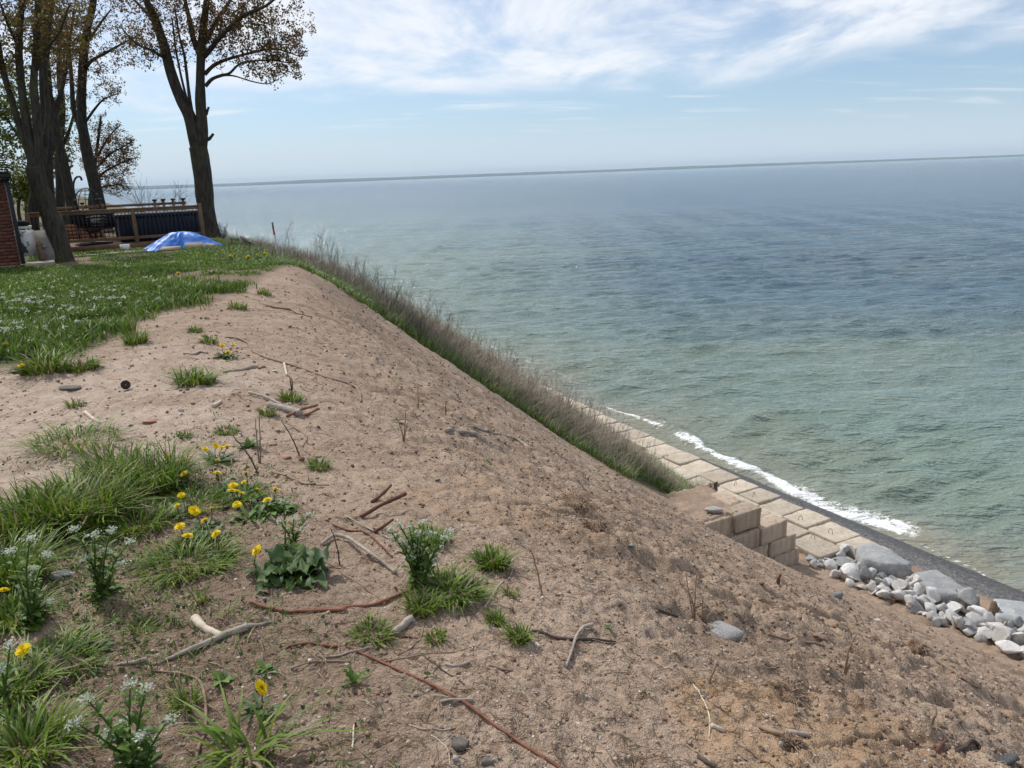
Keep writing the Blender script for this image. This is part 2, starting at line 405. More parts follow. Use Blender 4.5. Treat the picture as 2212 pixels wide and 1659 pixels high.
def ground_sheet():
    az = np.radians(np.concatenate([np.arange(-180, -46, 4.0), np.arange(-46, 50, 0.142), np.arange(50, 180, 4.0)]))
    rr = np.concatenate([[0.12, 0.5, 0.9, 1.15], np.geomspace(1.3, 36, 590), np.geomspace(37, 4000, 70)])
    A, Rr = np.meshgrid(az, rr)
    X = Rr*np.sin(A); Y = Rr*np.cos(A); Z = H(X, Y)
    u, v = uv_of(X, Y)
    n_r, n_a = X.shape
    V = np.stack([X, Y, Z], -1).reshape(-1, 3)
    i = np.arange(n_r-1)[:, None]*n_a; j = np.arange(n_a)[None]; k = (j+1) % n_a
    F = np.stack([i+j, i+k, i+n_a+k, i+n_a+j], -1).reshape(-1, 4)
    V = np.concatenate([V, [[0, 0, Hs(0, 0)]]]); c0 = len(V)-1
    jj = np.arange(n_a); T = np.stack([jj, np.full(n_a, c0), (jj+1) % n_a], 1)
    sw = slope_w(u, v)
    lawn = sst(u-lawn_edge(v), -0.3, 0.4)*sst(-v, -4.6, -4.0)
    fg = sst(-u, -5.4, -3.4)*sst(-v, -1.25, -0.2)                    # damp soil of the foreground bed
    fgn = fg*sst(fbm(X*1.6, Y*1.6, 71, 4), 0.20, 0.50)
    brow = 0.55*sst(fbm(X*0.8, Y*0.8, 73, 4), 0.50, 0.70)*(0.35+0.65*sw)
    veg = sst(u-veg_edge(v), -0.5, 0.5)*sst(v, 2, 4)*sst(-v, -23, -21)
    hum = np.clip(np.maximum.reduce([fgn*0.95, brow, lawn*0.9, veg*0.9]), 0, 1)
    pale = sst(-np.hypot((u-6.9)/2.8, (v+0.4)/2.2), -1.1, -0.5)*(1-lawn)
    hum = hum*(1-0.85*pale)
    gravel = sst(v, 23.0, 23.6)
    rust = sst(fbm(X*0.9+5, Y*0.9, 79, 3), 0.52, 0.68)*sst(np.hypot(X-1.0, Y-2.2), 3.4, 1.2)*0.9 if False else sst(fbm(X*0.9+5, Y*0.9, 79, 3), 0.50, 0.66)*np.clip(1-np.hypot(X-0.9, Y-2.6)/3.2, 0, 1)
    rust = np.maximum(rust, 0.30*sst(fbm(u*1.2, v*0.3, 83, 3), 0.55, 0.72)*sw)
    wet = sst(v, 24.3, 25.2)*0.55
    C = np.stack([hum, gravel, rust, wet], -1).reshape(-1, 4)
    C = np.concatenate([C, C[:1]])
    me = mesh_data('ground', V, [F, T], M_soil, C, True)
    lm = np.maximum(lawn*sst(fbm(u*0.9, v*0.9, 7, 3), 0.24, 0.44), veg).ravel(); lm = np.concatenate([lm, lm[:1]]).astype(np.float32)
    pm = (pale*sst(fbm(X*1.7, Y*1.7, 75, 3), 0.25, 0.55)).ravel(); pm = np.concatenate([pm, pm[:1]]).astype(np.float32)
    at = me.attributes.new('Pale', 'FLOAT', 'POINT'); at.data.foreach_set('value', pm)
    at = me.attributes.new('Lawn', 'FLOAT', 'POINT'); at.data.foreach_set('value', lm)
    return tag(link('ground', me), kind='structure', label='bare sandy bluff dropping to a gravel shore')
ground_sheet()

# ------------------------------------------------------------------ lake
def water_material():
    n = N('lake_water'); v = n.coord('Object', rot=(0, 0, math.radians(8)))
    a = n.attr(); foam, shal, deep = n.sep(a.outputs['Color'])[:3]
    sv = n.coord('Object', (0.35, 1.0, 1.0), (0, 0, math.radians(8)))
    patch = n.noise(sv, 0.06, 4, 0.6)
    c = n.mix(deep, (0.172, 0.240, 0.208), (0.030, 0.090, 0.160))
    c = n.mix(n.math('MULTIPLY', n.rng(patch, 0.40, 0.62, 0.0, 0.6), n.math('SUBTRACT', 1.0, deep)), c, (0.200, 0.250, 0.190))
    c = n.mix(shal, c, (0.250, 0.240, 0.180))
    gust = n.noise(n.coord('Object', (0.16, 1.0, 1.0), (0, 0, math.radians(5))), 0.045, 5, 0.72, 0.4)
    c = n.mix(n.math('MULTIPLY', n.rng(gust, 0.36, 0.62, 0.55, 0.0), deep), c, (0.014, 0.052, 0.105))
    c = n.mix(n.math('MULTIPLY', n.rng(gust, 0.52, 0.70, 0.0, 0.6), deep), c, (0.045, 0.115, 0.19))
    w1 = n.noise(n.coord('Object', (0.26, 1.0, 1.0), (0, 0, math.radians(8))), 0.75, 4, 0.62, 0.3)
    w2 = n.noise(n.coord('Object', (0.40, 1.0, 1.0), (0, 0, math.radians(-4))), 3.0, 3, 0.6, 0.3)
    w0 = n.noise(n.coord('Object', (0.22, 1.0, 1.0), (0, 0, math.radians(7))), 0.20, 3, 0.6, 0.3)
    hgt = n.math('ADD', n.math('ADD', n.math('MULTIPLY', w1, 0.50), n.math('MULTIPLY', w0, 1.3)), n.math('MULTIPLY', w2, 0.40))
    nm = n.bump(hgt, 1.0, 0.9)
    lace = n.noise(n.coord('Object'), 4.0, 5, 0.75, 1.6)
    lace2 = n.voro(n.coord('Object'), 2.6, 'DISTANCE_TO_EDGE')
    fm = n.math('ADD', foam, n.math('MULTIPLY', n.math('SUBTRACT', lace, 0.5), 1.7))
    fm = n.math('SUBTRACT', fm, n.rng(lace2, 0.05, 0.35, 0.0, 0.16))
    fm = n.math('MULTIPLY', n.rng(fm, 0.34, 0.66), n.rng(foam, 0.02, 0.15))
    # small broken crests
    cap = n.math('MULTIPLY', n.rng(w2, 0.69, 0.78), n.rng(n.noise(v, 0.12, 3), 0.50, 0.66, 0.0, 0.5))
    fm = n.math('MAXIMUM', fm, n.math('MULTIPLY', cap, n.math('SUBTRACT', 1.0, deep)))
    c = n.mix(fm, c, (0.80, 0.82, 0.82))
    m = n.bsdf(c, n.rng(fm, 0, 1, 0.09, 0.7), nm, 0.42, IOR=1.333)
    pb = [x for x in n.t.nodes if x.type == 'BSDF_PRINCIPLED'][0]; n.put(n.rng(deep, 0, 1, 0.45, 0.12, False), pb.inputs['Specular IOR Level'])
    return m
M_water = water_material()
_rw = np.random.RandomState(5)
_WV = []
for lam in (4.6, 3.6, 2.9, 2.4, 2.0, 1.7, 1.45, 1.2, 1.0, 0.85, 0.7, 0.6):
    for q in range(2):
        ang = math.radians(-82+_rw.normal(0, 20)); _WV.append((lam*_rw.uniform(0.9, 1.1), ang, _rw.uniform(0, 6.28)))
def waves(x, y, sp):
    u, v = uv_of(x, y)
    z = 0*x
    for lam, an, ph in _WV:
        k = 2*math.pi/lam
        w = sst(lam/(sp+1e-9), 2.2, 4.5)
        pz = k*(x*math.cos(an)+y*math.sin(an))+ph+1.3*fbm(x*0.11, y*0.11, 7, 2)*4
        z = z+w*0.0165*lam**0.9*(1.0-2.0*np.abs(np.sin(pz*0.5))**1.15)
    z = z*(0.45+1.1*fbm(x*0.06, y*0.06, 9, 2))
    return z*sst(v, 25.2, 30.0)
def shore_line(u):
    return np.interp(u, [-40, 8, 11.5, 15, 16, 19.8, 22.4, 30.6, 31.8, 36, 45, 400], [25.0, 25.2, 25.3, 25.8, 25.9, 25.3, 25.6, 26.4, 26.6, 26.3, 27, 33]) + 0.18*(fbm(u*0.8, u*0, 91, 3)-0.5)*2
def lake_sheet():
    az = np.radians(np.concatenate([np.arange(-180, -36, 4.0), np.arange(-36, 46, 0.155), np.arange(46, 180, 4.0)]))
    rr = np.concatenate([[6.0, 14.0, 20.0], np.geomspace(24, 300, 430), np.geomspace(305, 43000, 60)])
    A, Rr = np.meshgrid(az, rr)
    X = Rr*np.sin(A); Y = Rr*np.cos(A); sp = Rr*0.0058+0.02
    u, v = uv_of(X, Y)
    Z = WATER_Z+waves(X, Y, sp)
    sh = shore_line(u); d = v-sh
    n1 = fbm(u*0.45, v*0.45, 61, 3); n2 = fbm(u*1.6, v*1.6, 67, 3)
    # surf lines
    b1 = 0.80*np.exp(-((d-0.40-0.7*(n1-0.5))/(0.34+0.20*n2))**2)*(0.60+0.8*n2)*sst(u, 15.6, 16.4)*sst(-u, -31, -29.6)
    lacy = (0.36+0.45*n2)*sst(d, -0.1, 0.15)*sst(-d, -1.9, -0.9)*sst(u, 15.8, 16.6)*sst(-u, -23.5, -20.5)
    b2 = 0.75*np.exp(-((d-0.5)/0.18)**2)*sst(u, 31, 32)*sst(-u, -38, -36)
    b3 = 0.70*np.exp(-((d-0.03)/0.07)**2)*sst(-u, -16, -15.5)
    far = 0.40*np.exp(-((d-2.4-1.5*(n1-0.5))/0.5)**2)*sst(u, 38, 42)*sst(n2, 0.42, 0.62)
    far2 = 0.30*np.exp(-((d-6.5-3*(n1-0.5))/0.6)**2)*sst(u, 34, 40)*sst(n2, 0.46, 0.66)
    foam = np.clip(np.maximum.reduce([b1, lacy, b2, b3, far, far2]), 0, 1)
    Z = Z+0.16*b1*sst(u, 19, 24)+0.10*b2
    # a low breaker heaping up off the slabs
    br = np.exp(-((d-1.0-0.02*(u-30))/0.45)**2)*sst(u, 27.5, 30)*sst(-u, -36, -33)
    Z = Z+0.22*br
    br2 = np.exp(-((d-1.9)/0.6)**2)*sst(u, 14, 17)*sst(-u, -25, -22)
    Z = Z+0.14*br2
    shal = 0.85*np.exp(-np.clip(d, 0, None)/2.2)+0.35*np.exp(-np.clip(d, 0, None)/10)*sst(fbm(u*0.2, v*0.3, 77, 3), 0.35, 0.65)
    deep = sst(Rr, 55, 420)*0.55 + 0.45*sst(Rr+70*np.sin(A)*0, 300, 1500)
    deep = np.clip(deep+0.62*sst(np.degrees(A), -14, 22)*sst(Rr, 38, 100), 0, 1)
    n_r, n_a = X.shape
    V = np.stack([X, Y, Z], -1).reshape(-1, 3)
    i = np.arange(n_r-1)[:, None]*n_a; j = np.arange(n_a)[None]; k = (j+1) % n_a
    F = np.stack([i+j, i+k, i+n_a+k, i+n_a+j], -1).reshape(-1, 4)
    C = np.stack([foam, np.clip(shal, 0, 1), deep], -1).reshape(-1, 3)
    me = mesh_data('lake', V, [F], M_water, C, True)
    return tag(link('lake', me), kind='structure', label='choppy green to blue lake reaching the horizon')
lake_sheet()

# ------------------------------------------------------------------ far shore
def far_shore():
    n = N('far_woodland'); v = n.coord('Object')
    c = n.mix(n.rng(n.noise(v, 0.0015, 4), 0.35, 0.65), (0.07, 0.10, 0.07), (0.12, 0.14, 0.10))
    m = n.bsdf(c, 0.9, None, 0.1)
    az = np.radians(np.arange(-75, 80, 0.09)); g = np.degrees(az)
    hgt = (38+34*fbm(g*0.16+2, g*0, 101, 4)+5*vn(g*3.3, g*0, 103))*np.interp(g, [-75, -25, -18, 0, 12, 25, 40, 80], [1.2, 1.2, 1.25, 1.2, 1.0, 0.75, 0.6, 0.6])
    rows = []
    for r, k, z0 in ((36000, 0.0, WATER_Z-2), (36080, 1.0, 0), (37000, 1.7, 0), (38500, 2.0, 0), (42000, 0.0, WATER_Z-2)):
        rows.append(np.stack([r*np.sin(az), r*np.cos(az), (WATER_Z+hgt*k) if k else np.full(len(az), z0)], -1))
    V = np.concatenate(rows); na = len(az)
    i = np.arange(4)[:, None]*na; j = np.arange(na-1)[None]
    F = np.stack([i+j, i+j+1, i+na+j+1, i+na+j], -1).reshape(-1, 4)
    me = mesh_data('far_shore', V, [F], m, None, True)
    tag(link('far_shore', me), kind='structure', label='low wooded far shore fading blue on the horizon')
far_shore()
# ------------------------------------------------------------------ shore: slabs, block wall, rocks
rs = np.random.RandomState(21)
def concrete(name, c1, c2, stain):
    n = N(name); v = n.coord('Object'); inf = n.new('ShaderNodeObjectInfo').outputs['Random']
    c = n.mix(n.rng(n.noise(v, 1.6, 4, 0.65), 0.3, 0.7), c1, c2)
    sv = n.coord('Object', (6, 6, 0.6))
    c = n.mix(n.rng(n.noise(sv, 0.9, 3), 0.50, 0.68, 0.0, 0.55), c, stain)
    c = n.mix(n.rng(n.noise(v, 9, 4, 0.7), 0.55, 0.75, 0.0, 0.5), c, (0.20, 0.165, 0.13))
    k = n.rng(inf, 0, 1, 0.80, 1.12, False)
    cc = n.new('ShaderNodeCombineColor')
    for i in range(3): n.put(k, cc.inputs[i])
    c = n.mix(1.0, c, cc.outputs[0], 'MULTIPLY')
    return n.bsdf(c, 0.9, n.bump(n.noise(v, 22, 4, 0.65), 0.012), 0.2)
M_slab = concrete('weathered_concrete', (0.44, 0.375, 0.295), (0.54, 0.475, 0.385), (0.34, 0.27, 0.20))
M_block = concrete('stained_concrete', (0.40, 0.315, 0.24), (0.49, 0.405, 0.32), (0.28, 0.17, 0.10))
M_rebar = plain('rusty_steel', (0.10, 0.045, 0.025), (0.17, 0.08, 0.04), 40, 0.75)
def rough_block(name, a, b, mat, rng, jit=0.02, cuts=5, warp=0.035, tilt=0.0):
    """a cast block between (u,v,z) corners: subdivided, edges worn, faces uneven"""
    c = (np.array(a)+np.array(b))/2; h = (np.array(b)-np.array(a))/2
    bm = bmesh.new(); bmesh.ops.create_cube(bm, size=2.0)
    bmesh.ops.bevel(bm, geom=bm.edges[:], offset=0.05, segments=1, affect='EDGES', offset_type='OFFSET')
    bmesh.ops.subdivide_edges(bm, edges=bm.edges[:], cuts=cuts, use_grid_fill=True)
    P = np.array([v.co[:] for v in bm.verts])
    edge = (np.abs(P) > 0.94).sum(1)
    s = rng.randint(1000)
    Q = P*h[None]
    nz = fbm(Q[:, 0]*3+Q[:, 2]*2.1, Q[:, 1]*3-Q[:, 2]*1.7, s, 3)-0.5
    nz2 = fbm(Q[:, 0]*9+Q[:, 2]*7, Q[:, 1]*9+3, s+5, 2)-0.5
    Q = Q*(1+(warp*nz+0.02*nz2)[:, None]/np.maximum(h, 0.2)[None]) - np.sign(P)*(edge >= 2)[:, None]*np.abs(nz2)[:, None]*0.04
    Q[:, 2] += tilt*Q[:, 1]
    faces3 = []; faces4 = []; other = {}
    for f in bm.faces:
        idx = [v.index for v in f.verts]; other.setdefault(len(idx), []).append(idx)
    bm.free()
    loc = xyz(*c)
    V = xyz_n(Q[:, 0], Q[:, 1], Q[:, 2])
    me = mesh_data(name, V, [np.array(x) for x in other.values()], mat)
    o = link(name, me, None, loc); o.rotation_euler = (rng.normal(0, 0.008), rng.normal(0, 0.008), rng.normal(0, 0.018)); return o
ORD = ['nearest', 'second', 'third', 'fourth', 'fifth', 'sixth', 'seventh', 'eighth', 'ninth', 'tenth', 'eleventh', 'twelfth', 'thirteenth', 'fourteenth', 'fifteenth', 'sixteenth', 'seventeenth', 'eighteenth', 'nineteenth', 'twentieth']
def ordw(i):
    o = ['first'] + ORD[1:]
    tens = {2: 'twenty', 3: 'thirty', 4: 'forty', 5: 'fifty'}
    if i < 20: return o[i]
    a, b = divmod(i+1, 10)
    return tens[a]+'-'+o[b-1] if b else tens[a][:-1]+'ieth'
JU = [14.95, 16.32, 17.7, 18.95, 20.25, 21.44, 22.62, 23.93, 25.32, 26.58, 28.0, 29.3, 30.72, 32.17, 33.7, 35.3, 36.75, 38.2, 39.6, 41.0]
vout = lambda u: 23.42+0.068*(u-17)
slabs = []
for i in range(len(JU)-1):
    um = (JU[i]+JU[i+1])/2; vo = vout(um)+rs.uniform(-0.05, 0.05); gap = rs.uniform(0.035, 0.075)
    zt = -11.53+rs.uniform(-0.05, 0.03)
    o = rough_block('concrete_slab', (JU[i]+gap, vo-1.30, zt-0.55), (JU[i+1]-gap, vo, zt), M_slab, rs, tilt=rs.uniform(-0.03, 0.02))
    where = 'beside the grey boulders' if i == 0 else ordw(i)+' from the boulders'
    tag(o, 'tan concrete slab in the lakeside row, '+where, 'concrete slab', 'concrete slabs along the shore', 'thing'); slabs.append(o)
for i in range(0, 9):
    um = (JU[i]+JU[i+1])/2+0.1; vo = vout(um)-1.37+rs.uniform(-0.04, 0.04); gap = rs.uniform(0.035, 0.07)
    zt = -11.50+rs.uniform(-0.04, 0.05)
    if i == 0: o = rough_block('concrete_slab', (JU[0]+0.95, vo-1.25, zt-0.6), (JU[1]+1.0, vo, zt+0.02), M_slab, rs, tilt=-0.04)
    elif i == 1: o = rough_block('concrete_slab', (JU[1]+1.12, vo-1.25, zt-0.6), (JU[2]+1.0, vo, zt), M_slab, rs)
    else: o = rough_block('concrete_slab', (JU[i]+1.1, vo-1.28, zt-0.6), (JU[i+1]+1.02, vo, zt), M_slab, rs)
    where = 'touching the rock pile' if i == 0 else ordw(i)+' from the rock pile'
    tag(o, 'tan concrete slab in the landward row, '+where, 'concrete slab', 'concrete slabs along the shore', 'thing'); slabs.append(o)
for (a, b) in ((1690, 940), (1918, 858), (1530, 690), (920, 380), (685, 235)):
    px, py = (2560+a*0.28933)/1.736, (1750+b*0.28933)/1.736
    d = ray(px, py); P = CAM+d*((-11.5-EYE)/d[2])
    th = np.linspace(0, math.pi, 9); an = rs.uniform(0, 3)
    L = np.stack([P[0]+0.085*np.cos(th)*math.cos(an), P[1]+0.085*np.cos(th)*math.sin(an), P[2]-0.06+0.24*np.sin(th)], -1)
    best = min(slabs, key=lambda o: (o.location.x-P[0])**2+(o.location.y-P[1])**2)
    g = G(); g.tube(L, 0.009, 5)
    lo = g.obj('lifting_loop', M_rebar, best, np.array(best.location), usecol=False)
# stepped block wall
wall = [
 (16.12, 16.76, 18.70, 19.92, -11.66, -11.02, 'lakeward concrete block of the bottom course in the stepped wall'),
 (16.14, 16.76, 17.40, 18.66, -11.66, -11.02, 'half buried concrete block of the bottom course in the stepped wall'),
 (16.10, 16.76, 18.45, 19.68, -11.00, -10.40, 'stained concrete block ending the second course of the stepped wall'),
 (16.14, 16.76, 17.18, 18.40, -11.00, -10.40, 'concrete block mostly under sand in the second course of the stepped wall'),
 (16.08, 16.76, 17.96, 19.20, -10.38, -9.77, 'rust streaked concrete block ending the third course of the stepped wall'),
 (16.10, 16.76, 16.70, 17.92, -10.38, -9.77, 'concrete block next to the slope in the third course of the stepped wall'),
 (16.20, 16.86, 16.93, 18.06, -9.72, -9.07, 'top right concrete block of the stepped wall, edged with rubble'),
 (16.24, 16.86, 15.72, 16.74, -9.72, -9.05, 'top left concrete block of the stepped wall, beside a pale boulder'),
 (16.90, 18.05, 17.42, 18.06, -9.74, -9.10, 'concrete block behind the top course, along the platform edge'),
 (16.80, 18.00, 18.56, 19.22, -10.40, -9.80, 'concrete block behind the third course, on its lake end'),
 (16.80, 18.00, 19.06, 19.70, -11.02, -10.42, 'concrete block behind the second course, on its lake end'),
 (16.80, 18.00, 19.28, 19.92, -11.68, -11.04, 'concrete block behind the bottom course, on its lake end'),
]
for a0, a1, b0, b1, c0, c1, lab in wall:
    o = rough_block('concrete_block', (a0, b0, c0), (a1, b1, c1), M_block, rs, warp=0.02)
    tag(o, lab, 'concrete block', 'blocks of the stepped wall')
# rocks -------------------------------------------------------------
def rockmat(name, c1, c2, dark):
    n = N(name); v = n.coord('Object'); inf = n.new('ShaderNodeObjectInfo').outputs['Random']
    c = n.mix(n.rng(n.noise(v, 2.2, 5, 0.65), 0.3, 0.7), c1, c2)
    c = n.mix(n.rng(n.noise(v, 6, 4, 0.7, 0.6), 0.54, 0.70, 0.0, 0.75), c, dark)
    k = n.rng(inf, 0, 1, 0.70, 1.12, False)
    cc = n.new('ShaderNodeCombineColor')
    for i in range(3): n.put(k, cc.inputs[i])
    return n.bsdf(n.mix(1.0, c, cc.outputs[0], 'MULTIPLY'), 0.9, n.bump(n.noise(v, 9, 6, 0.7), 0.05), 0.25)
M_rock = rockmat('pale_limestone', (0.68, 0.66, 0.63), (0.82, 0.80, 0.77), (0.33, 0.315, 0.30))
M_grey = rockmat('grey_limestone', (0.29, 0.30, 0.305), (0.40, 0.41, 0.405), (0.54, 0.54, 0.53))
M_stone = rockmat('field_stone', (0.40, 0.355, 0.31), (0.52, 0.47, 0.42), (0.27, 0.225, 0.19))
def rock_mesh(seed, mat, sub=3, planes=13, flat=1.0):
    r = np.random.RandomState(seed); bm = bmesh.new(); bmesh.ops.create_icosphere(bm, subdivisions=sub, radius=1.0)
    P = np.array([v.co[:] for v in bm.verts]); F = np.array([[v.index for v in f.verts] for f in bm.faces]); bm.free()
    P *= 1.25
    for _ in range(planes):
        nrm = unit(r.normal(size=3)); dd = r.uniform(0.42, 0.85)
        s = P@nrm-dd; P = P-np.clip(s, 0, None)[:, None]*nrm[None]
    P += 0.035*(np.stack([fbm(P[:, i]*2+3*i+seed, P[:, (i+1) % 3]*2, seed+i, 3) for i in range(3)], 1)-0.5)*2
    P /= np.abs(P).max(0)[None]
    return mesh_data('rock', P, [F], mat)
ROCKS = [rock_mesh(100+i, M_rock, 3, 14+i % 5) for i in range(9)]
ROCKS_G = [rock_mesh(200+i, M_grey, 3, 11) for i in range(4)]
STONES = [rock_mesh(300+i, M_stone, 2, 6) for i in range(5)]
def place_rock(me, P, w, d, h, rng, sink=0.22, name='rock', yaw=None):
    o = link(name, me, None, (P[0], P[1], P[2]+h*(0.5-sink)))
    o.scale = (w/2, d/2, h/2)
    o.rotation_euler = (rng.uniform(-0.3, 0.3), rng.uniform(-0.3, 0.3), rng.uniform(0, 6.28) if yaw is None else yaw)
    return o
RA = [(240,520,220,140),(240,600,140,120),(370,580,120,120),(480,510,240,100),(570,620,240,160),(800,370,260,180),(1060,420,200,200),(830,520,360,90),(860,620,330,170),(650,780,180,180),(920,790,380,220),(1050,570,140,110),(1150,650,160,240),(1540,590,260,200),(1430,700,320,120),(1250,840,250,240),(1640,710,170,150),(1890,790,300,170),(930,950,170,100),(1560,850,200,150),(1460,920,180,150),(1620,960,130,110),(1340,1060,200,200),(1800,930,300,150),(1860,1030,280,150),(2120,960,190,170),(1540,1040,200,100),(1530,1170,230,130),(1660,1140,170,130),(1850,1190,270,200),(2080,1190,210,200),(1160,1020,180,60),(2100,1380,280,200)]
RB = [(120,320,200,220),(200,480,230,200),(470,560,300,220),(680,520,290,150),(850,640,250,150),(1180,660,360,270),(1320,850,460,170),(120,760,260,260),(370,680,290,200),(420,810,240,130),(480,930,220,120),(670,930,140,100),(640,1030,220,160),(840,980,250,190),(650,790,220,170),(860,820,300,170),(970,1080,200,160),(1170,1160,320,260),(1250,1020,300,180),(1500,1000,260,180),(1430,1230,330,150),(1380,1340,200,100),(1440,1110,180,100),(1700,1150,280,160),(1950,1110,200,180),(2120,1120,190,220),(1780,1370,330,240),(2080,1380,300,260),(1950,1570,400,180),(1900,1230,150,60),(2020,1230,130,120),(2280,1250,260,240),(2330,1480,280,240),(2450,1400,260,220),(2420,1600,300,220),(2600,1560,260,220),(2250,1640,240,150)]
rl = [(1728.1+.11457*a, 1152.1+.11457*b, .11457*w, .11457*h) for a, b, w, h in RA]+[(1958.5+.11457*a, 1227+.11457*b, .11457*w, .11457*h) for a, b, w, h in RB]
_e = np.random.RandomState(8)
rl = rl+[(cx+_e.uniform(-0.8, 0.8)*w, cy+_e.uniform(-0.6, 0.5)*h, w*_e.uniform(0.50, 0.85), h*_e.uniform(0.5, 0.9)) for cx, cy, w, h in rl if _e.rand() < 0.95]
rocks = []
for (cx, cy, w, h) in rl:
    P = hit(cx, cy+0.30*h); dist = np.linalg.norm(P-CAM)
    wm = w*dist/FPX*1.06; hm = max(h*dist/FPX*1.35, 0.20)
    dark = rs.rand() < 0.07
    me = ROCKS_G[rs.randint(4)] if dark else ROCKS[rs.randint(9)]
    o = place_rock(me, P, wm, wm*rs.uniform(0.75, 1.0), hm, rs, 0.14, 'shore_rock', yaw=math.radians(rs.uniform(-25, 25)))
    u, v = uv_of(P[0], P[1]); rocks.append((u, v, wm, dark, o))
rocks.sort(key=lambda t: -t[0])
edges = np.quantile([r[1]-0.045*(12-r[0]) for r in rocks], [0.30, 0.64])
cnt = {}
for u, v, wm, dark, o in rocks:
    q = v-0.045*(12-u); row = 'on the sand side' if q < edges[0] else ('in the middle' if q < edges[1] else 'on the lake side')
    k = cnt.get(row, 0); cnt[row] = k+1
    size = 'large ' if wm > 0.62 else ('small ' if wm < 0.36 else '')
    tag(o, '%s%s rock %s of the pile, %s from the block wall' % (size, 'grey' if dark else 'pale', row, ordw(k)), 'rock', 'rocks piled at the foot of the slope')
def slab_rock(pts, z, th, lab, seed):
    r = np.random.RandomState(seed); T = []
    for px, py in pts:
        d = ray(px, py); T.append(CAM+d*((z-EYE)/d[2]))
    T = np.array(T); n0 = len(T); C = T.mean(0)
    ring = []
    for i in range(n0):
        for t in (0, 0.25, 0.5, 0.75): 
            p = T[i]*(1-t)+T[(i+1) % n0]*t; p = p+(C-p)*r.uniform(-0.015, 0.03); ring.append(p)
    ring = np.array(ring); n = len(ring); rows = []
    for k, dzz in ((0.0, 0.03), (0.35, 0.015), (0.65, 0.0), (0.90, -0.01), (1.0, -0.05), (1.03, -th*0.5), (0.98, -th)):
        q = C+(ring-C)*k; q = q.copy()
        q[:, 2] = z+dzz+0.16*(fbm(q[:, 0]*1.8, q[:, 1]*1.8, seed, 4)-0.5)*(1 if dzz > -0.1 else 2); 
        if k > 1: q[:, :2] += r.normal(0, 0.02, (n, 2))
        rows.append(q)
    V = np.concatenate(rows); i = np.arange(len(rows)-1)[:, None]*n; j = np.arange(n)[None]; kk = (j+1) % n
    F = np.stack([i+j, i+n+j, i+n+kk, i+kk], -1).reshape(-1, 4)
    loc = np.array([C[0], C[1], z-th])
    o = link('flat_boulder', mesh_data('flat_boulder', V-loc, [F], M_grey), None, loc)
    tag(o, lab, 'boulder', 'flat grey boulders by the gravel')
A_ = lambda L: [(1728.1+.11457*a, 1152.1+.11457*b) for a, b in L]
B_ = lambda L: [(1958.5+.11457*a, 1227+.11457*b) for a, b in L]
slab_rock(A_([(1110,210),(1400,195),(1750,320),(2110,530),(2050,580),(1640,580),(1190,480),(1060,340)]), -11.15, 0.75, 'flat grey boulder nearest the tan slabs, pale lichen on top', 5)
slab_rock(B_([(90,60),(560,5),(880,200),(1390,500),(1150,540),(700,470),(180,260),(40,140)]), -11.35, 0.6, 'longest flat grey boulder, in the middle of the three', 6)
slab_rock(B_([(1650,560),(2000,590),(2330,640),(2600,800),(2500,1000),(2212,1010),(1720,900),(1600,700)]), -11.35, 0.6, 'flat grey boulder at the right picture edge behind the stump', 7)
# ------------------------------------------------------------------ yard: house, deck, things on it
ry = np.random.RandomState(33)
M_wood = plain('stained_wood', (0.135, 0.075, 0.042), (0.20, 0.118, 0.068), 6, 0.75, 0.004, 40, (1, 1, 1))
M_wood2 = plain('grey_weathered_wood', (0.24, 0.20, 0.165), (0.36, 0.305, 0.25), 9, 0.85, 0.006, 30)
M_black = plain('black_metal', (0.012, 0.012, 0.014), (0.022, 0.022, 0.024), 20, 0.45)
M_navy = plain('dark_navy_plastic', (0.010, 0.016, 0.028), (0.017, 0.025, 0.042), 6, 0.55)
M_fabric = plain('black_fabric', (0.010, 0.011, 0.016), (0.022, 0.024, 0.032), 60, 0.95, 0.004, 200)
M_white = plain('white_paint', (0.70, 0.70, 0.68), (0.80, 0.80, 0.78), 10, 0.6)
M_brick = N('red_brick')
_v = M_brick.coord('Object'); _i = M_brick.new('ShaderNodeObjectInfo').outputs['Random']
M_brick = M_brick.bsdf(M_brick.mix(_i, (0.125, 0.045, 0.032), (0.20, 0.080, 0.055)), 0.9, M_brick.bump(M_brick.noise(_v, 60, 4), 0.01), 0.2)
M_mortar = plain('mortar', (0.24, 0.20, 0.17), (0.32, 0.27, 0.23), 30, 0.95, 0.004, 80)
M_shingle = plain('dark_shingle', (0.028, 0.027, 0.028), (0.06, 0.056, 0.054), 40, 0.95, 0.004, 120)
M_ply = plain('bare_plywood', (0.34, 0.27, 0.19), (0.45, 0.37, 0.275), 5, 0.85, 0.003, 40, (1, 1, 6))
M_greyply = plain('grey_board', (0.20, 0.185, 0.165), (0.30, 0.28, 0.255), 5, 0.9)
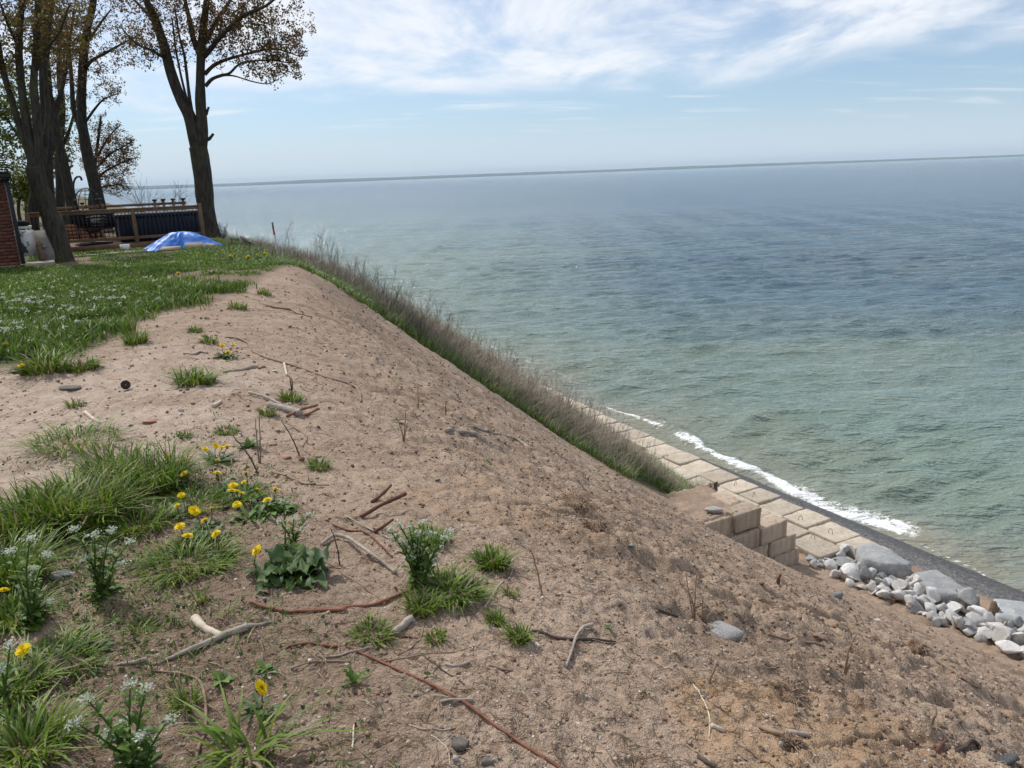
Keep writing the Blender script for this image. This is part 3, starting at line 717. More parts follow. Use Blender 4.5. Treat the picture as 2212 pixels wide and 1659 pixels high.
# house corner ----------------------------------------------------
HL = xyz(21.0, -1.11, 0.0)
house = thing('brick_house', 'red brick house corner with dark eave at the left edge', 'house', HL)
w = G(); V = np.array([xyz(21.02, -1.12, 0.0), xyz(21.02, -6.5, 0.0), xyz(27, -6.5, 0), xyz(27, -2.9, 0)])
top = V.copy(); top[:, 2] = 1.93
w.add(np.concatenate([V, top]), [np.array([[0, 1, 5, 4], [1, 2, 6, 5], [2, 3, 7, 6], [3, 0, 4, 7]])])
wall_o = w.obj('wall', M_mortar, house, HL, usecol=False)
bme = None
for c in range(25):
    for k in range(6):
        v1 = -1.10-k*0.222-(0.111 if c % 2 else 0); z0 = 0.035+c*0.0757
        if c % 2 and k == 0: v0, ln = -1.10, 0.101
        else: v0, ln = (v1 if not c % 2 else -1.10-0.111-(k-1)*0.222), 0.212
        if bme is None or ln < 0.2:
            V, F = boxuv((0, -ln, 0), (0.05, 0, 0.065)); me = mesh_data('brick', V, F, M_brick)
            if ln > 0.2: bme = me
        else: me = bme
        o = link('brick', me, wall_o); p = xyz(20.985+ry.uniform(-0.003, 0.003), v0, z0)-HL; o.location = p
box_obj('plinth', (20.93, -6.5, -0.10), (21.2, -1.02, 0.032), M_mortar, house, HL)
box_obj('gutter', (20.62, -6.5, 1.93), (20.76, -0.93, 2.03), M_black, house, HL)
rf = box_obj('roof', (20.70, -6.5, 2.032), (20.95, -0.95, 2.06), M_shingle, house, HL)
for k in range(9):
    a, b = 20.66+k*0.16, 2.065+k*0.055
    g = G(); g.box((a, -6.5, b), (a+0.22, -0.955-0.012*k, b+0.022)); g.obj('shingle', M_shingle, rf, HL, usecol=False)
box_obj('soffit', (20.76, -6.5, 1.90), (21.3, -0.98, 1.929), M_black, house, HL)
box_obj('downspout', (20.87, -1.075, 0.05), (20.945, -0.995, 1.90), M_black, house, HL, 0.012)
box_obj('corner_trim', (21.25, -1.13, 0.80), (21.32, -1.025, 1.90), M_white, house, HL)
# table with cushion, sign, boards beside the house
TL = xyz(21.9, -0.95, 0)
tb = thing('small_table', 'pale low table behind the white sign by the house', 'table', TL)
box_obj('tabletop', (21.75, -1.20, 0.80), (22.15, -0.78, 0.86), M_white, tb, TL, 0.01)
for a in (21.79, 22.09):
    for b in (-1.16, -0.83): box_obj('leg', (a, b, Hs(*xyz(a, b, 0)[:2])-0.05), (a+0.04, b+0.04, 0.80), M_white, tb, TL)
th = np.linspace(0, 2*math.pi, 20, endpoint=False)
g = G(); prof = [(0.0, 0.0), (0.15, 0.0), (0.19, 0.03), (0.19, 0.08), (0.15, 0.12), (0.0, 0.13)]
def lathe(cu, prof, n=20):
    th = np.linspace(0, 2*math.pi, n, endpoint=False); V = []
    for r, z in prof: V.append(np.stack([cu[0]+r*np.cos(th), cu[1]+r*np.sin(th), np.full(n, cu[2]+z)], -1))
    V = np.concatenate(V); i = np.arange(len(prof)-1)[:, None]*n; j = np.arange(n)[None]; k = (j+1) % n
    return V, [np.stack([i+j, i+k, i+n+k, i+n+j], -1).reshape(-1, 4)]
P0 = xyz(21.92, -0.99, 0.862); V, F = lathe(P0, prof); g.add(V, F)
tag(g.obj('round_cushion', M_fabric, None, P0, True, False), 'black round cushion lying on the pale low table', 'cushion')
SL = xyz(21.62, -0.88, 0.15)
sg = thing('leaning_sign', 'white sign with dark leaf shapes leaning beside the downspout', 'sign', SL)
def panel(name, v0, v1, z0, z1, u0, u1, th_, mat, parent, loc):
    P = [xyz(u0, v0, z0), xyz(u0, v1, z0), xyz(u1, v1, z1), xyz(u1, v0, z1)]
    nrm = unit(np.cross(P[1]-P[0], P[3]-P[0])); nrm = nrm if nrm[1] < 0 else -nrm
    Q = np.array(P+[p-nrm*th_ for p in P])
    g = G(); g.add(Q, [np.array([[0, 1, 2, 3], [7, 6, 5, 4], [0, 4, 5, 1], [1, 5, 6, 2], [2, 6, 7, 3], [3, 7, 4, 0]])])
    return g.obj(name, mat, parent, loc, usecol=False), nrm
bd, nr = panel('sign_board', -1.10, -0.74, 0.17, 0.77, 21.60, 21.66, 0.012, M_white, sg, SL)
def on_sign(a, b, off=0.004): # a 0..1 across, b 0..1 up
    return xyz(21.60+0.06*b, -1.10+0.36*a, 0.17+0.60*b)+nr*off
M_ink = plain('black_print', (0.015, 0.016, 0.018), (0.02, 0.02, 0.022), 10, 0.7)
M_leafp = plain('grey_print', (0.035, 0.045, 0.045), (0.07, 0.085, 0.085), 14, 0.7)
def poly_sign(name, pts, mat):
    V = np.array([on_sign(a, b) for a, b in pts]); C = V.mean(0); n = len(V)
    g = G(); g.add(np.concatenate([V, [C]]), [np.array([[i, (i+1) % n, n] for i in range(n)])]); return g.obj(name, mat, sg, SL, usecol=False)
poly_sign('printed_leaf', [(0.0, 0.97), (0.22, 0.98), (0.16, 0.90), (0.34, 0.88), (0.2, 0.84), (0.38, 0.77), (0.1, 0.78), (0.0, 0.84)], M_leafp)
poly_sign('printed_leaf', [(0.0, 0.70), (0.24, 0.66), (0.12, 0.62), (0.24, 0.56), (0.0, 0.56)], M_leafp)
poly_sign('printed_leaf', [(0.0, 0.55), (0.30, 0.50), (0.30, 0.42), (0.46, 0.34), (0.40, 0.27), (0.50, 0.20), (0.46, 0.12), (0.26, 0.15), (0.16, 0.04), (0.0, 0.06)], M_leafp)
def text_on(s, a, b, size, rot, mat):
    c = bpy.data.curves.new('lettering', 'FONT'); c.body = s; c.size = size; c.extrude = 0.0015
    c.materials.append(mat); tmp = bpy.data.objects.new('lettering_curve', c); me = bpy.data.meshes.new_from_object(tmp); bpy.data.objects.remove(tmp); me.materials.clear(); me.materials.append(mat)
    o = link('lettering', me, sg)
    ax = unit(on_sign(1, b)-on_sign(0, b)); ay = unit(on_sign(a, 1)-on_sign(a, 0)); ca, sa = math.cos(rot), math.sin(rot)
    X = ca*ax+sa*ay; Y = -sa*ax+ca*ay; Zn = np.cross(X, Y)
    o.matrix_local = Matrix([[X[i], Y[i], Zn[i], (on_sign(a, b, 0.007)-SL)[i]] for i in range(3)]+[[0, 0, 0, 1]])
text_on('BIL', 0.36, 0.86, 0.085, 0.45, M_ink); text_on('5', 0.46, 0.40, 0.14, 0.0, M_ink)
PL = xyz(21.45, -0.56, 0.05)
bo = thing('leaning_board', 'grey board leaning between the white sign and the forked trunk', 'board', PL)
panel('board', -0.745, -0.40, 0.07, 0.75, 21.40, 21.62, 0.016, M_greyply, bo, PL)
LP = xyz(21.2, -0.66, 0.12)
g = G(); g.tube(np.array([xyz(21.2, -0.66, 0.08), xyz(21.21, -0.665, 0.25), xyz(21.22, -0.67, 0.42), xyz(21.23, -0.68, 0.56)]), [0.062, 0.07, 0.075, 0.045], 9)
g.tube(np.array([xyz(21.2, -0.64, 0.33), xyz(21.16, -0.57, 0.38), xyz(21.15, -0.52, 0.37)]), [0.03, 0.022, 0.015], 6)
g.tube(np.array([xyz(21.2, -0.70, 0.30), xyz(21.17, -0.76, 0.33)]), [0.025, 0.015], 6)
g.tube(np.array([xyz(21.2, -0.62, 0.20), xyz(21.19, -0.60, 0.06)]), [0.028, 0.02], 6)
tag(g.obj('stubby_log', plain('brown_bark', (0.10, 0.07, 0.045), (0.19, 0.14, 0.095), 14, 0.95, 0.012, 30), None, LP, True, False), 'short brown log with branch stubs in front of the grey board', 'log')
ST = xyz(20.95, -0.75, 0.0)
st = thing('wooden_step', 'low wooden step at the foot of the downspout', 'step', ST)
for k in range(4): box_obj('plank', (20.62+k*0.19, -1.0+0.02*k, -0.02), (20.79+k*0.19, -0.42, 0.075), M_wood2, st, ST, 0.006)
# deck --------------------------------------------------------------
DL = xyz(24.6, 1.4, 0)
deck = thing('wooden_deck', 'brown timber deck floor behind the railing', 'deck', DL)
for k in range(34): box_obj('deck_board', (24.62+k*0.15, -0.95, 0.105), (24.755+k*0.15, 3.45, 0.140), M_wood, deck, DL)
box_obj('skirt_board', (24.56, -0.95, -0.04), (24.60, 3.47, 0.135), M_wood, deck, DL)
RL = xyz(24.6, 1.4, 0.14)
rail = thing('deck_railing', 'brown wooden railing with thin black balusters along the deck', 'railing', RL)
for v in (-0.92, -0.16, 1.63, 3.42): box_obj('post', (24.58, v-0.05, 0.142), (24.68, v+0.05, 1.14 if v > 3 else 1.10), M_wood, rail, RL, 0.006)
for v0, v1 in ((-0.87, -0.21), (-0.11, 1.58), (1.68, 3.37)):
    box_obj('top_rail', (24.60, v0, 0.985), (24.66, v1, 1.07), M_wood, rail, RL, 0.004)
    box_obj('bottom_rail', (24.60, v0, 0.245), (24.66, v1, 0.325), M_wood, rail, RL, 0.004)
    for v in np.arange(v0+0.07, v1-0.03, 0.098):
        g = G(); g.tube(np.array([xyz(24.63, v, 0.326), xyz(24.63, v, 0.984)]), 0.0095, 6); g.obj('baluster', M_black, rail, RL, True, False)
box_obj('cap_board', (24.57, -0.87, 1.072), (24.69, 3.37, 1.098), M_wood, rail, RL, 0.004)
RB_ = xyz(29.7, 1.4, 0.14)
rb = thing('far_railing', 'timber railing at the far side of the deck', 'railing', RB_)
for k, v in enumerate([-0.9, 0.5]+[float(uv_of(*at_u(q, 443, 29.7)[:2])[1]) for q in (335, 354, 375, 397)]): 
    box_obj('post', (29.66, v-0.04, 0.0), (29.76, v+0.04, 1.20), M_wood, rb, RB_)
    box_obj('post_cap', (29.64, v-0.07, 1.201), (29.78, v+0.07, 1.25), M_black, rb, RB_)
box_obj('top_rail', (29.68, -0.85, 1.05), (29.74, 3.70, 1.13), M_wood, rb, RB_); box_obj('bottom_rail', (29.68, -0.85, 0.25), (29.74, 3.7, 0.33), M_wood, rb, RB_)
# long dark box
BL = xyz(25.4, 2.3, 0.14)
tub = thing('dark_tub', 'long dark panelled box on the deck behind the railing', 'storage box', BL)
box_obj('body', (25.0, 1.24, 0.145), (26.2, 3.42, 0.82), M_navy, tub, BL, 0.03)
for v in np.arange(1.30, 3.40, 0.118): box_obj('rib', (24.965, v, 0.17), (24.998, v+0.085, 0.80), M_navy, tub, BL, 0.012)
box_obj('lid', (24.93, 1.18, 0.822), (26.26, 3.46, 0.93), M_navy, tub, BL, 0.03)
# hanging chair
CL = xyz(25.3, 0.5, 0.14)
ch = thing('hanging_chair', 'black hanging egg chair on a curved stand on the deck', 'chair', CL)
def U_(px, py, U): return at_u(px, py, U)
pole = smooth_path([U_(203, 524, 25.25)+np.array([0, 0, 0.02]), U_(192, 500, 25.3), U_(168, 453, 25.3), U_(160, 416, 25.3), U_(159, 397, 25.3), U_(164, 384, 25.3), U_(173, 382, 25.2), U_(177, 390, 25.2)], 40)
pole[:, 2] = np.maximum(pole[:, 2], 0.15)
g = G(); g.tube(pole, 0.028, 8); g.obj('stand_pole', M_black, ch, CL, True, False)
g = G(); t = np.linspace(0, 2*math.pi, 30); c0 = xyz(25.15, 0.55, 0.165)
g.tube(np.stack([c0[0]+0.46*np.cos(t), c0[1]+0.46*np.sin(t), np.full(30, c0[2])], -1), 0.026, 6, cap=False)
g.tube(np.array([xyz(25.15, 0.10, 0.165), xyz(25.15, 1.0, 0.165)]), 0.024, 6); g.obj('base_ring', M_black, ch, CL, True, False)
g = G()
bc = U_(195, 455, 25.3); a_ax = unit(xyz(0.35, 1.0, 0)-xyz(0, 0, 0)); b_ax = np.array([0, 0, 1.0]); c_ax = unit(np.cross(a_ax, b_ax))
def egg(th, ph): # open basket
    return bc+a_ax*0.42*np.sin(th)*np.cos(ph)+c_ax*0.36*np.sin(th)*np.sin(ph)+b_ax*(0.62*np.cos(th))
for ph in np.linspace(0, 2*math.pi, 13)[:-1]:
    if 3.6 < ph < 5.6: continue
    g.tube(np.array([egg(t_, ph) for t_ in np.linspace(0.05, 3.0, 16)]), 0.011, 5)
for t_ in np.linspace(1.7, 2.9, 9):
    g.tube(np.array([egg(t_, p) for p in np.linspace(0, 2*math.pi, 25)]), 0.009, 4, cap=False)
for t_ in np.linspace(0.5, 1.6, 5):
    g.tube(np.array([egg(t_, p) for p in np.linspace(-0.7, 3.6, 17)]), 0.008, 4, cap=False)
g.tube(np.array([egg(t_, 5.7) for t_ in np.linspace(0.05, 3.0, 20)]), 0.02, 6); g.tube(np.array([egg(t_, 3.5) for t_ in np.linspace(0.05, 3.0, 20)]), 0.02, 6)
g.obj('wicker_basket', M_black, ch, CL, True, False)
def pillow(c, ax, r, seed):
    me = rock_mesh(seed, M_fabric, 3, 0); P = np.zeros(len(me.vertices)*3); me.vertices.foreach_get('co', P); P = P.reshape(-1, 3)
    P = np.sign(P)*np.abs(P)**0.8
    X = P[:, :1]*ax[0]*r[0]+P[:, 1:2]*ax[1]*r[1]+P[:, 2:]*ax[2]*r[2]+c-CL
    F = np.array([p.vertices[:] for p in me.polygons]); bpy.data.meshes.remove(me); return mesh_data('seat_cushion', X, [F], M_fabric, None, True)
link('seat_cushion', pillow(U_(170, 470, 25.22), (a_ax, c_ax, b_ax), (0.27, 0.24, 0.22), 401), ch)
link('seat_cushion', pillow(U_(196, 484, 25.35), (a_ax, c_ax, b_ax), (0.26, 0.25, 0.10), 402), ch)
# patio chairs behind
for (vv, uu, lab) in ((1.02, 26.7, 'dark patio chair between the hanging chair and the long box'), (0.45, 27.4, 'dark patio chair behind the hanging chair')):
    L = xyz(uu, vv, 0.14); c = thing('patio_chair', lab, 'chair', L, 'dark patio chairs on the deck')
    box_obj('seat', (uu-0.24, vv-0.25, 0.52), (uu+0.24, vv+0.25, 0.60), M_fabric, c, L, 0.02)
    box_obj('backrest', (uu-0.26, vv-0.25, 0.60), (uu-0.20, vv+0.25, 1.02), M_fabric, c, L, 0.02)
    for a in (-0.2, 0.2):
        for b in (-0.22, 0.22): box_obj('leg', (uu+a-0.02, vv+b-0.02, 0.142), (uu+a+0.02, vv+b+0.02, 0.52), M_black, c, L)
    for b in (-0.27, 0.24): box_obj('armrest', (uu-0.24, vv+b, 0.72), (uu+0.2, vv+b+0.03, 0.76), M_black, c, L)
L = xyz(28.6, 0.25, 0.14); bx = thing('cedar_planter', 'reddish wooden planter box seen through the balusters', 'planter', L)
for k in range(4): box_obj('plank', (28.4, -0.4, 0.15+k*0.115), (28.45, 0.95, 0.255+k*0.115), plain('cedar', (0.20, 0.085, 0.045), (0.27, 0.125, 0.07), 5, 0.8) if k == 0 else bpy.data.materials['cedar'], bx, L)
box_obj('end_panel', (28.452, -0.4, 0.15), (28.9, -0.36, 0.6), bpy.data.materials['cedar'], bx, L); box_obj('end_panel', (28.452, 0.91, 0.15), (28.9, 0.95, 0.6), bpy.data.materials['cedar'], bx, L)
# things on the grass before the deck
P = hit(271, 541); g = G(); V, F = lathe(P-np.array([0, 0, 0.0]), [(0.0, 0.0), (0.10, 0.0), (0.115, 0.02), (0.125, 0.13), (0.115, 0.13), (0.10, 0.03), (0.0, 0.028)]); g.add(V, F)
V[:, 2] += 0.03
tag(g.obj('white_bowl', M_white, None, P, True, False), 'white bowl on planks in front of the deck', 'bowl')
P = hit(276, 545); pal = thing('plank_mat', 'grey plank pallet lying under the white bowl', 'pallet', P); uu, vv = uv_of(P[0], P[1])
for k in range(5): box_obj('plank', (uu-0.22+k*0.12, vv-0.42, P[2]-0.03), (uu-0.12+k*0.12, vv+0.42, P[2]+0.025), M_wood2, pal, P)
P = hit(200, 552); uu, vv = uv_of(P[0], P[1]); pal = thing('grey_plank', 'long grey plank lying in the grass left of the pallet', 'plank', P)
box_obj('board', (uu-0.10, vv-0.55, P[2]-0.03), (uu+0.10, vv+0.6, P[2]+0.03), M_wood2, pal, P, 0.01)
# blue tarp
TP = hit(400, 538); tu, tv = uv_of(TP[0], TP[1])
M_tarp = N('blue_tarp'); _v = M_tarp.coord('Object')
M_tarp = M_tarp.bsdf(M_tarp.mix(M_tarp.rng(M_tarp.noise(_v, 4, 3), 0.3, 0.7), (0.012, 0.135, 0.52), (0.03, 0.21, 0.68)), 0.45, M_tarp.bump(M_tarp.noise(_v, 60, 2), 0.004), 0.5)
gu, gv = np.meshgrid(np.linspace(-1, 1, 70), np.linspace(-1, 1, 90), indexing='ij')
ang = np.arctan2(gu, gv); rr_ = np.maximum(np.abs(gu), np.abs(gv))
prf = np.cos(np.clip(rr_, 0, 1)*math.pi/2)**1.15
fold = 0.30*(0.5-np.abs(np.sin(ang*4.5+2*fbm(gu*2, gv*2, 3, 2)*3)))*rr_*(1-rr_*0.5)+0.22*(0.5-np.abs(np.sin(ang*8.5+1+3*fbm(gu*3, gv*3, 5, 2))))*rr_**2*(1-rr_*0.5)
px_ = gu*0.62*(1+0.10*np.sin(ang*5)); pv_ = gv*0.94*(1+0.06*np.sin(ang*7+1))
Xw = xyz_n(tu+0.55+px_, tv+0.02+pv_, np.zeros_like(gu))
zg = H(Xw[..., 0], Xw[..., 1])
Zt = zg+0.012+0.41*prf*(1+fold)+0.02*np.abs(fold)+0.02*vn(gu*9, gv*9, 8)*(prf > 0.02)
V = np.concatenate([Xw[..., :2], Zt[..., None]], -1).reshape(-1, 3); n2 = 90
i = np.arange(69)[:, None]*n2; j = np.arange(89)[None]
F = np.stack([i+j, i+j+1, i+n2+j+1, i+n2+j], -1).reshape(-1, 4)
o = link('blue_tarp', mesh_data('blue_tarp', V-TP, [F], M_tarp, None, True), None, TP); tag(o, 'crumpled blue tarp draped over a heap before the deck', 'tarp')
for quad, lab in (([(341, 541), (387, 539), (391, 531), (352, 533)], 'left beige board weighing down the blue tarp'), ([(404, 539), (445, 538), (437, 523), (398, 525)], 'middle beige board weighing down the blue tarp'), ([(453, 536), (482, 536), (466, 527), (441, 524)], 'right beige board sloping down the blue tarp')):
    Q = [at_u(*quad[0], tu-0.16), at_u(*quad[1], tu-0.16), at_u(*quad[2], tu-0.06), at_u(*quad[3], tu-0.06)]
    nb = unit(np.cross(Q[1]-Q[0], Q[3]-Q[0])); nb = nb if nb[1] < 0 else -nb
    L = (Q[0]+Q[1])/2; Q = np.array(Q+[q-nb*0.025 for q in Q])
    g = G(); g.add(Q, [np.array([[0, 1, 2, 3], [7, 6, 5, 4], [0, 4, 5, 1], [1, 5, 6, 2], [2, 6, 7, 3], [3, 7, 4, 0]])])
    tag(g.obj('beige_board', M_ply, None, L, usecol=False), lab, 'board', 'boards on the tarp')
A = hit(322, 538); g = G(); g.tube(np.array([A+[0, 0.1, 0.07], A+[0.25, 0.2, 0.08]]), 0.065, 9); g.tube(np.array([A+[-0.05, 0.25, 0.07], A+[0.2, 0.35, 0.08]]), 0.06, 9)
tag(g.obj('dark_log', bpy.data.materials['brown_bark'], None, A, True, False), 'dark log ends at the left corner of the blue tarp', 'log')
# stake, stub, handrail
M_stake = plain('stake_paint', (0.34, 0.32, 0.30), (0.50, 0.48, 0.45), 12, 0.8)
M_red = plain('red_paint', (0.26, 0.03, 0.03), (0.36, 0.06, 0.05), 12, 0.7)
A = hit(602, 562); T_ = at_y(588, 480, A[1]); L = A
sk = thing('survey_stake', 'thin grey stake with a red top standing at the bluff edge', 'stake', L)
mid = A*0.33+T_*0.67; m2 = A*0.19+T_*0.81
for nm, a, b, mt in (('shaft', A-[0, 0, 0.15], mid, M_stake), ('red_band', mid, m2, M_red), ('tip', m2, T_, M_wood)):
    g = G(); g.tube(np.array([a, b]), 0.021, 4); g.obj(nm, mt, sk, L, usecol=False)
A = hit(494, 529); sb = thing('stub_post', 'short brown stub post in the grass right of the tarp', 'post', A)
g = G(); g.tube(np.array([A-[0, 0, 0.1], A+[0, 0, 0.24]]), 0.05, 8); g.obj('post', M_wood2, sb, A, usecol=False)
g = G(); g.tube(np.array([A+[0.1, 0, -0.1], A+[0.1, 0, 0.20]]), 0.02, 6); g.obj('metal_rod', M_rebar, sb, A, usecol=False)
A = hit(523, 527); Y = A[1]; hr = thing('stair_handrail', 'grey wooden handrail going down over the bluff edge', 'handrail', A)
tp = at_y(520, 511, Y); e1 = at_y(549, 531, Y)+np.array([0.5, 0.3, -0.35])
g = G(); g.tube(np.array([A-[0, 0, 0.3], tp]), 0.045, 4); g.obj('post', M_wood2, hr, A, usecol=False)
g = G(); g.tube(np.array([tp+[-0.02, 0, 0], e1]), 0.04, 4); g.obj('rail', M_wood2, hr, A, usecol=False)
g = G(); g.tube(np.array([e1-[0, 0, 0.9], e1]), 0.045, 4); g.obj('post', M_wood2, hr, A, usecol=False)
# ------------------------------------------------------------------ trees
def barkmat(name, c1, c2, moss=0.0):
    n = N(name); v = n.coord('Object', (1, 1, 0.22)); w_ = n.coord('Object')
    c = n.mix(n.rng(n.noise(v, 16, 4, 0.65), 0.3, 0.7), c1, c2)
    if moss: c = n.mix(n.rng(n.noise(w_, 2.2, 3), 0.50, 0.72, 0.0, moss), c, (0.075, 0.085, 0.03))
    return n.bsdf(c, 0.95, n.bump(n.noise(v, 24, 3, 0.7), 0.03), 0.15)
M_bark = barkmat('grey_bark', (0.034, 0.029, 0.024), (0.075, 0.066, 0.054), 0.5)
M_bark2 = barkmat('dark_bark', (0.026, 0.022, 0.020), (0.058, 0.050, 0.043), 0.25)
M_twig = plain('bare_twig', (0.085, 0.062, 0.048), (0.15, 0.115, 0.092), 6, 0.9)
M_leaf = leafmat('young_leaves', (1, 1, 1), 0.45, 0.6, 0.3)
def twig_bulk(P, R, sides=3):
    """P (n,k,3) polylines, R (n,k) radii -> thin tubes as one mesh"""
    n, k, _ = P.shape
    d = unit(P[:, -1]-P[:, 0]); a = np.where(np.abs(d[:, 2:3]) < 0.9, np.array([[0, 0, 1.0]]), np.array([[1.0, 0, 0]]))
    N1 = unit(np.cross(d, a)); N2 = np.cross(d, N1)
    th = np.arange(sides)*2*math.pi/sides
    off = np.cos(th)[None, :, None]*N1[:, None]+np.sin(th)[None, :, None]*N2[:, None]      # n,s,3
    V = P[:, :, None, :]+R[:, :, None, None]*off[:, None]
    b = (np.arange(n)*k*sides)[:, None, None]; i = (np.arange(k-1)*sides)[None, :, None]; j = np.arange(sides)[None, None]; j2 = (j+1) % sides
    F = np.stack([b+i+j, b+i+j2, b+i+sides+j2, b+i+sides+j], -1).reshape(-1, 4)
    return V.reshape(-1, 3), [F]
def leaf_quads(C, size, rng, droop=0.0):
    n = len(C); nrm = unit(rng.normal(size=(n, 3))); nrm[:, 2] = np.abs(nrm[:, 2])*0.8+0.1; nrm = unit(nrm)
    a = unit(np.cross(nrm, rng.normal(size=(n, 3)))); b = np.cross(nrm, a); s = size[:, None]
    t = [C, C+a*s*0.45+b*s*0.42+nrm*s*0.1, C+a*s*1.0-nrm*s*droop, C+a*s*0.45-b*s*0.42+nrm*s*0.1]
    V = np.stack(t, 1).reshape(-1, 3); F = (np.arange(n)*4)[:, None]+np.arange(4)[None]
    return V, [F]
def pick(cols, n, rng, j=0.18):
    c = np.array(cols)[rng.randint(len(cols), size=n)]; return c*(1+rng.uniform(-j, j, (n, 1)))
def make_tree(name, label, Y, limbs, crowns, seed, bark, leafcols, leaf=0.075, per=7, group=None, base_z=True, twig_r=0.0045, leafjit=0.10, cat='tree', reach=2.6):
    """limbs: list of (points [(px,py[,dy])], width px start, width px end); crowns: (px,py,rx,ry,count)"""
    r = np.random.RandomState(seed); sc = Y/FPX
    nodes = []; nrad = []; g = G()
    first = limbs[0][0][0]; p0 = at_y(first[0], first[1], Y)
    gz = Hs(p0[0], p0[1]); root = np.array([p0[0], p0[1], gz])
    for li, (pts, w0, w1) in enumerate(limbs):
        P = np.array([at_y(p[0], p[1], Y+(p[2] if len(p) > 2 else 0)) for p in pts])
        if base_z and li == 0: P = np.concatenate([[root-[0, 0, 0.25]], P[1:] if P[0, 2] < gz+0.3 else P])
        P = smooth_path(P, max(10, len(P)*6)); n = len(P)
        t = np.linspace(0, 1, n); R = (w0*(1-t)+w1*t)/2*sc
        if li == 0 and base_z:
            hgt = P[:, 2]-gz; R = R*(1+0.55*np.exp(-np.clip(hgt, 0, None)/0.28))
        R = R*(1+0.06*(vn(t*9, t*0+li, seed)-0.5)*2)
        V, F = tube(P, R, 12 if w0 > 12 else 8)
        V = V+0.05*R.mean()*(np.stack([vn(V[:, 2]*3+i, V[:, 0]*5, seed+i) for i in range(3)], 1)-0.5)
        g.add(V, F); nodes.append(P[::2]); nrad.append(R[::2])
    th = thing(name, label, cat, root, group)
    g.obj('trunk', bark, th, root, True, False)
    ND = np.concatenate(nodes); NR = np.concatenate(nrad)
    tw = []; tr = []; lc = []
    T = []
    for (cx, cy, rx, ry, cnt) in crowns:
        q = unit(r.normal(size=(cnt, 3)))*r.uniform(0, 1, (cnt, 1))**(1/2.4)
        c = at_y(cx, cy, Y); T.append(c+q*np.array([rx*sc, rx*sc*0.85, ry*sc])[None])
    if T:
        T = np.concatenate(T)
        dmin = np.min(np.linalg.norm(T[:, None]-ND[None, ::3], axis=2), 1); T = T[np.argsort(dmin)]
        cap = len(ND)+len(T)*4; AN = np.zeros((cap, 3)); AR = np.zeros(cap); m = len(ND); AN[:m] = ND; AR[:m] = NR
        tt = np.linspace(0, 1, 6)
        for p in T:
            dv = p-AN[:m]; d = np.linalg.norm(dv, axis=1)
            cost = d*(1+0.9*np.clip(-dv[:, 2]/(d+1e-6), 0, 1))+0.25*(AR[:m] < 0.012)
            k = int(np.argmin(cost)); a = AN[k]; L = d[k]
            if L > reach or L < 0.05: continue
            side = np.cross(dv[k], r.normal(size=3)); side = unit(side)*L*0.10*r.uniform(-1, 1)
            Q = a[None]*(1-tt)[:, None]+p[None]*tt[:, None]+side[None]*np.sin(tt*math.pi)[:, None]+np.array([0, 0, 1])[None]*(0.10*L*np.sin(tt*math.pi))[:, None]
            Q[1:-1] += r.normal(0, 0.02*L, (4, 3))
            r0 = min(AR[k]*0.6, twig_r+0.0085*L); R_ = r0*(1-tt)+twig_r*0.55*tt
            tw.append(Q); tr.append(R_); AN[m:m+4] = Q[2:]; AR[m:m+4] = R_[2:]; m += 4
            if per:
                w_ = r.uniform(0.35, 1.05, per)
                base = np.stack([np.interp(w_, tt, Q[:, i]) for i in range(3)], 1)
                lc.append(base+r.normal(0, leafjit*0.5, (per, 3)))
        tw = np.array(tw); tr = np.array(tr); V, F = twig_bulk(tw, tr)
        gg = G(); gg.add(V, F); gg.obj('branches', bark, th, root, False, False)
        if per:
            C = np.concatenate(lc); C = np.repeat(C, 5, 0)+r.normal(0, leafjit*0.30, (len(C)*5, 3)); n = len(C)
            V, F = leaf_quads(C, leaf*r.uniform(0.5, 1.25, n), r); col = np.repeat(pick(leafcols, n, r), 4, 0)
            gg = G(); gg.add(V, F, col); gg.obj('leaves', M_leaf, th, root)
    return th
BROWN = [(0.165, 0.085, 0.034), (0.12, 0.07, 0.03), (0.21, 0.125, 0.038), (0.14, 0.125, 0.035), (0.18, 0.075, 0.04)]
OLIVE = [(0.12, 0.105, 0.025), (0.16, 0.135, 0.030), (0.10, 0.075, 0.025), (0.19, 0.165, 0.035)]
GREEN = [(0.10, 0.14, 0.025), (0.15, 0.17, 0.03), (0.20, 0.19, 0.035), (0.08, 0.11, 0.025)]
RED = [(0.16, 0.075, 0.055), (0.13, 0.065, 0.045), (0.19, 0.10, 0.07)]
Y1 = hit(453, 513)[1]
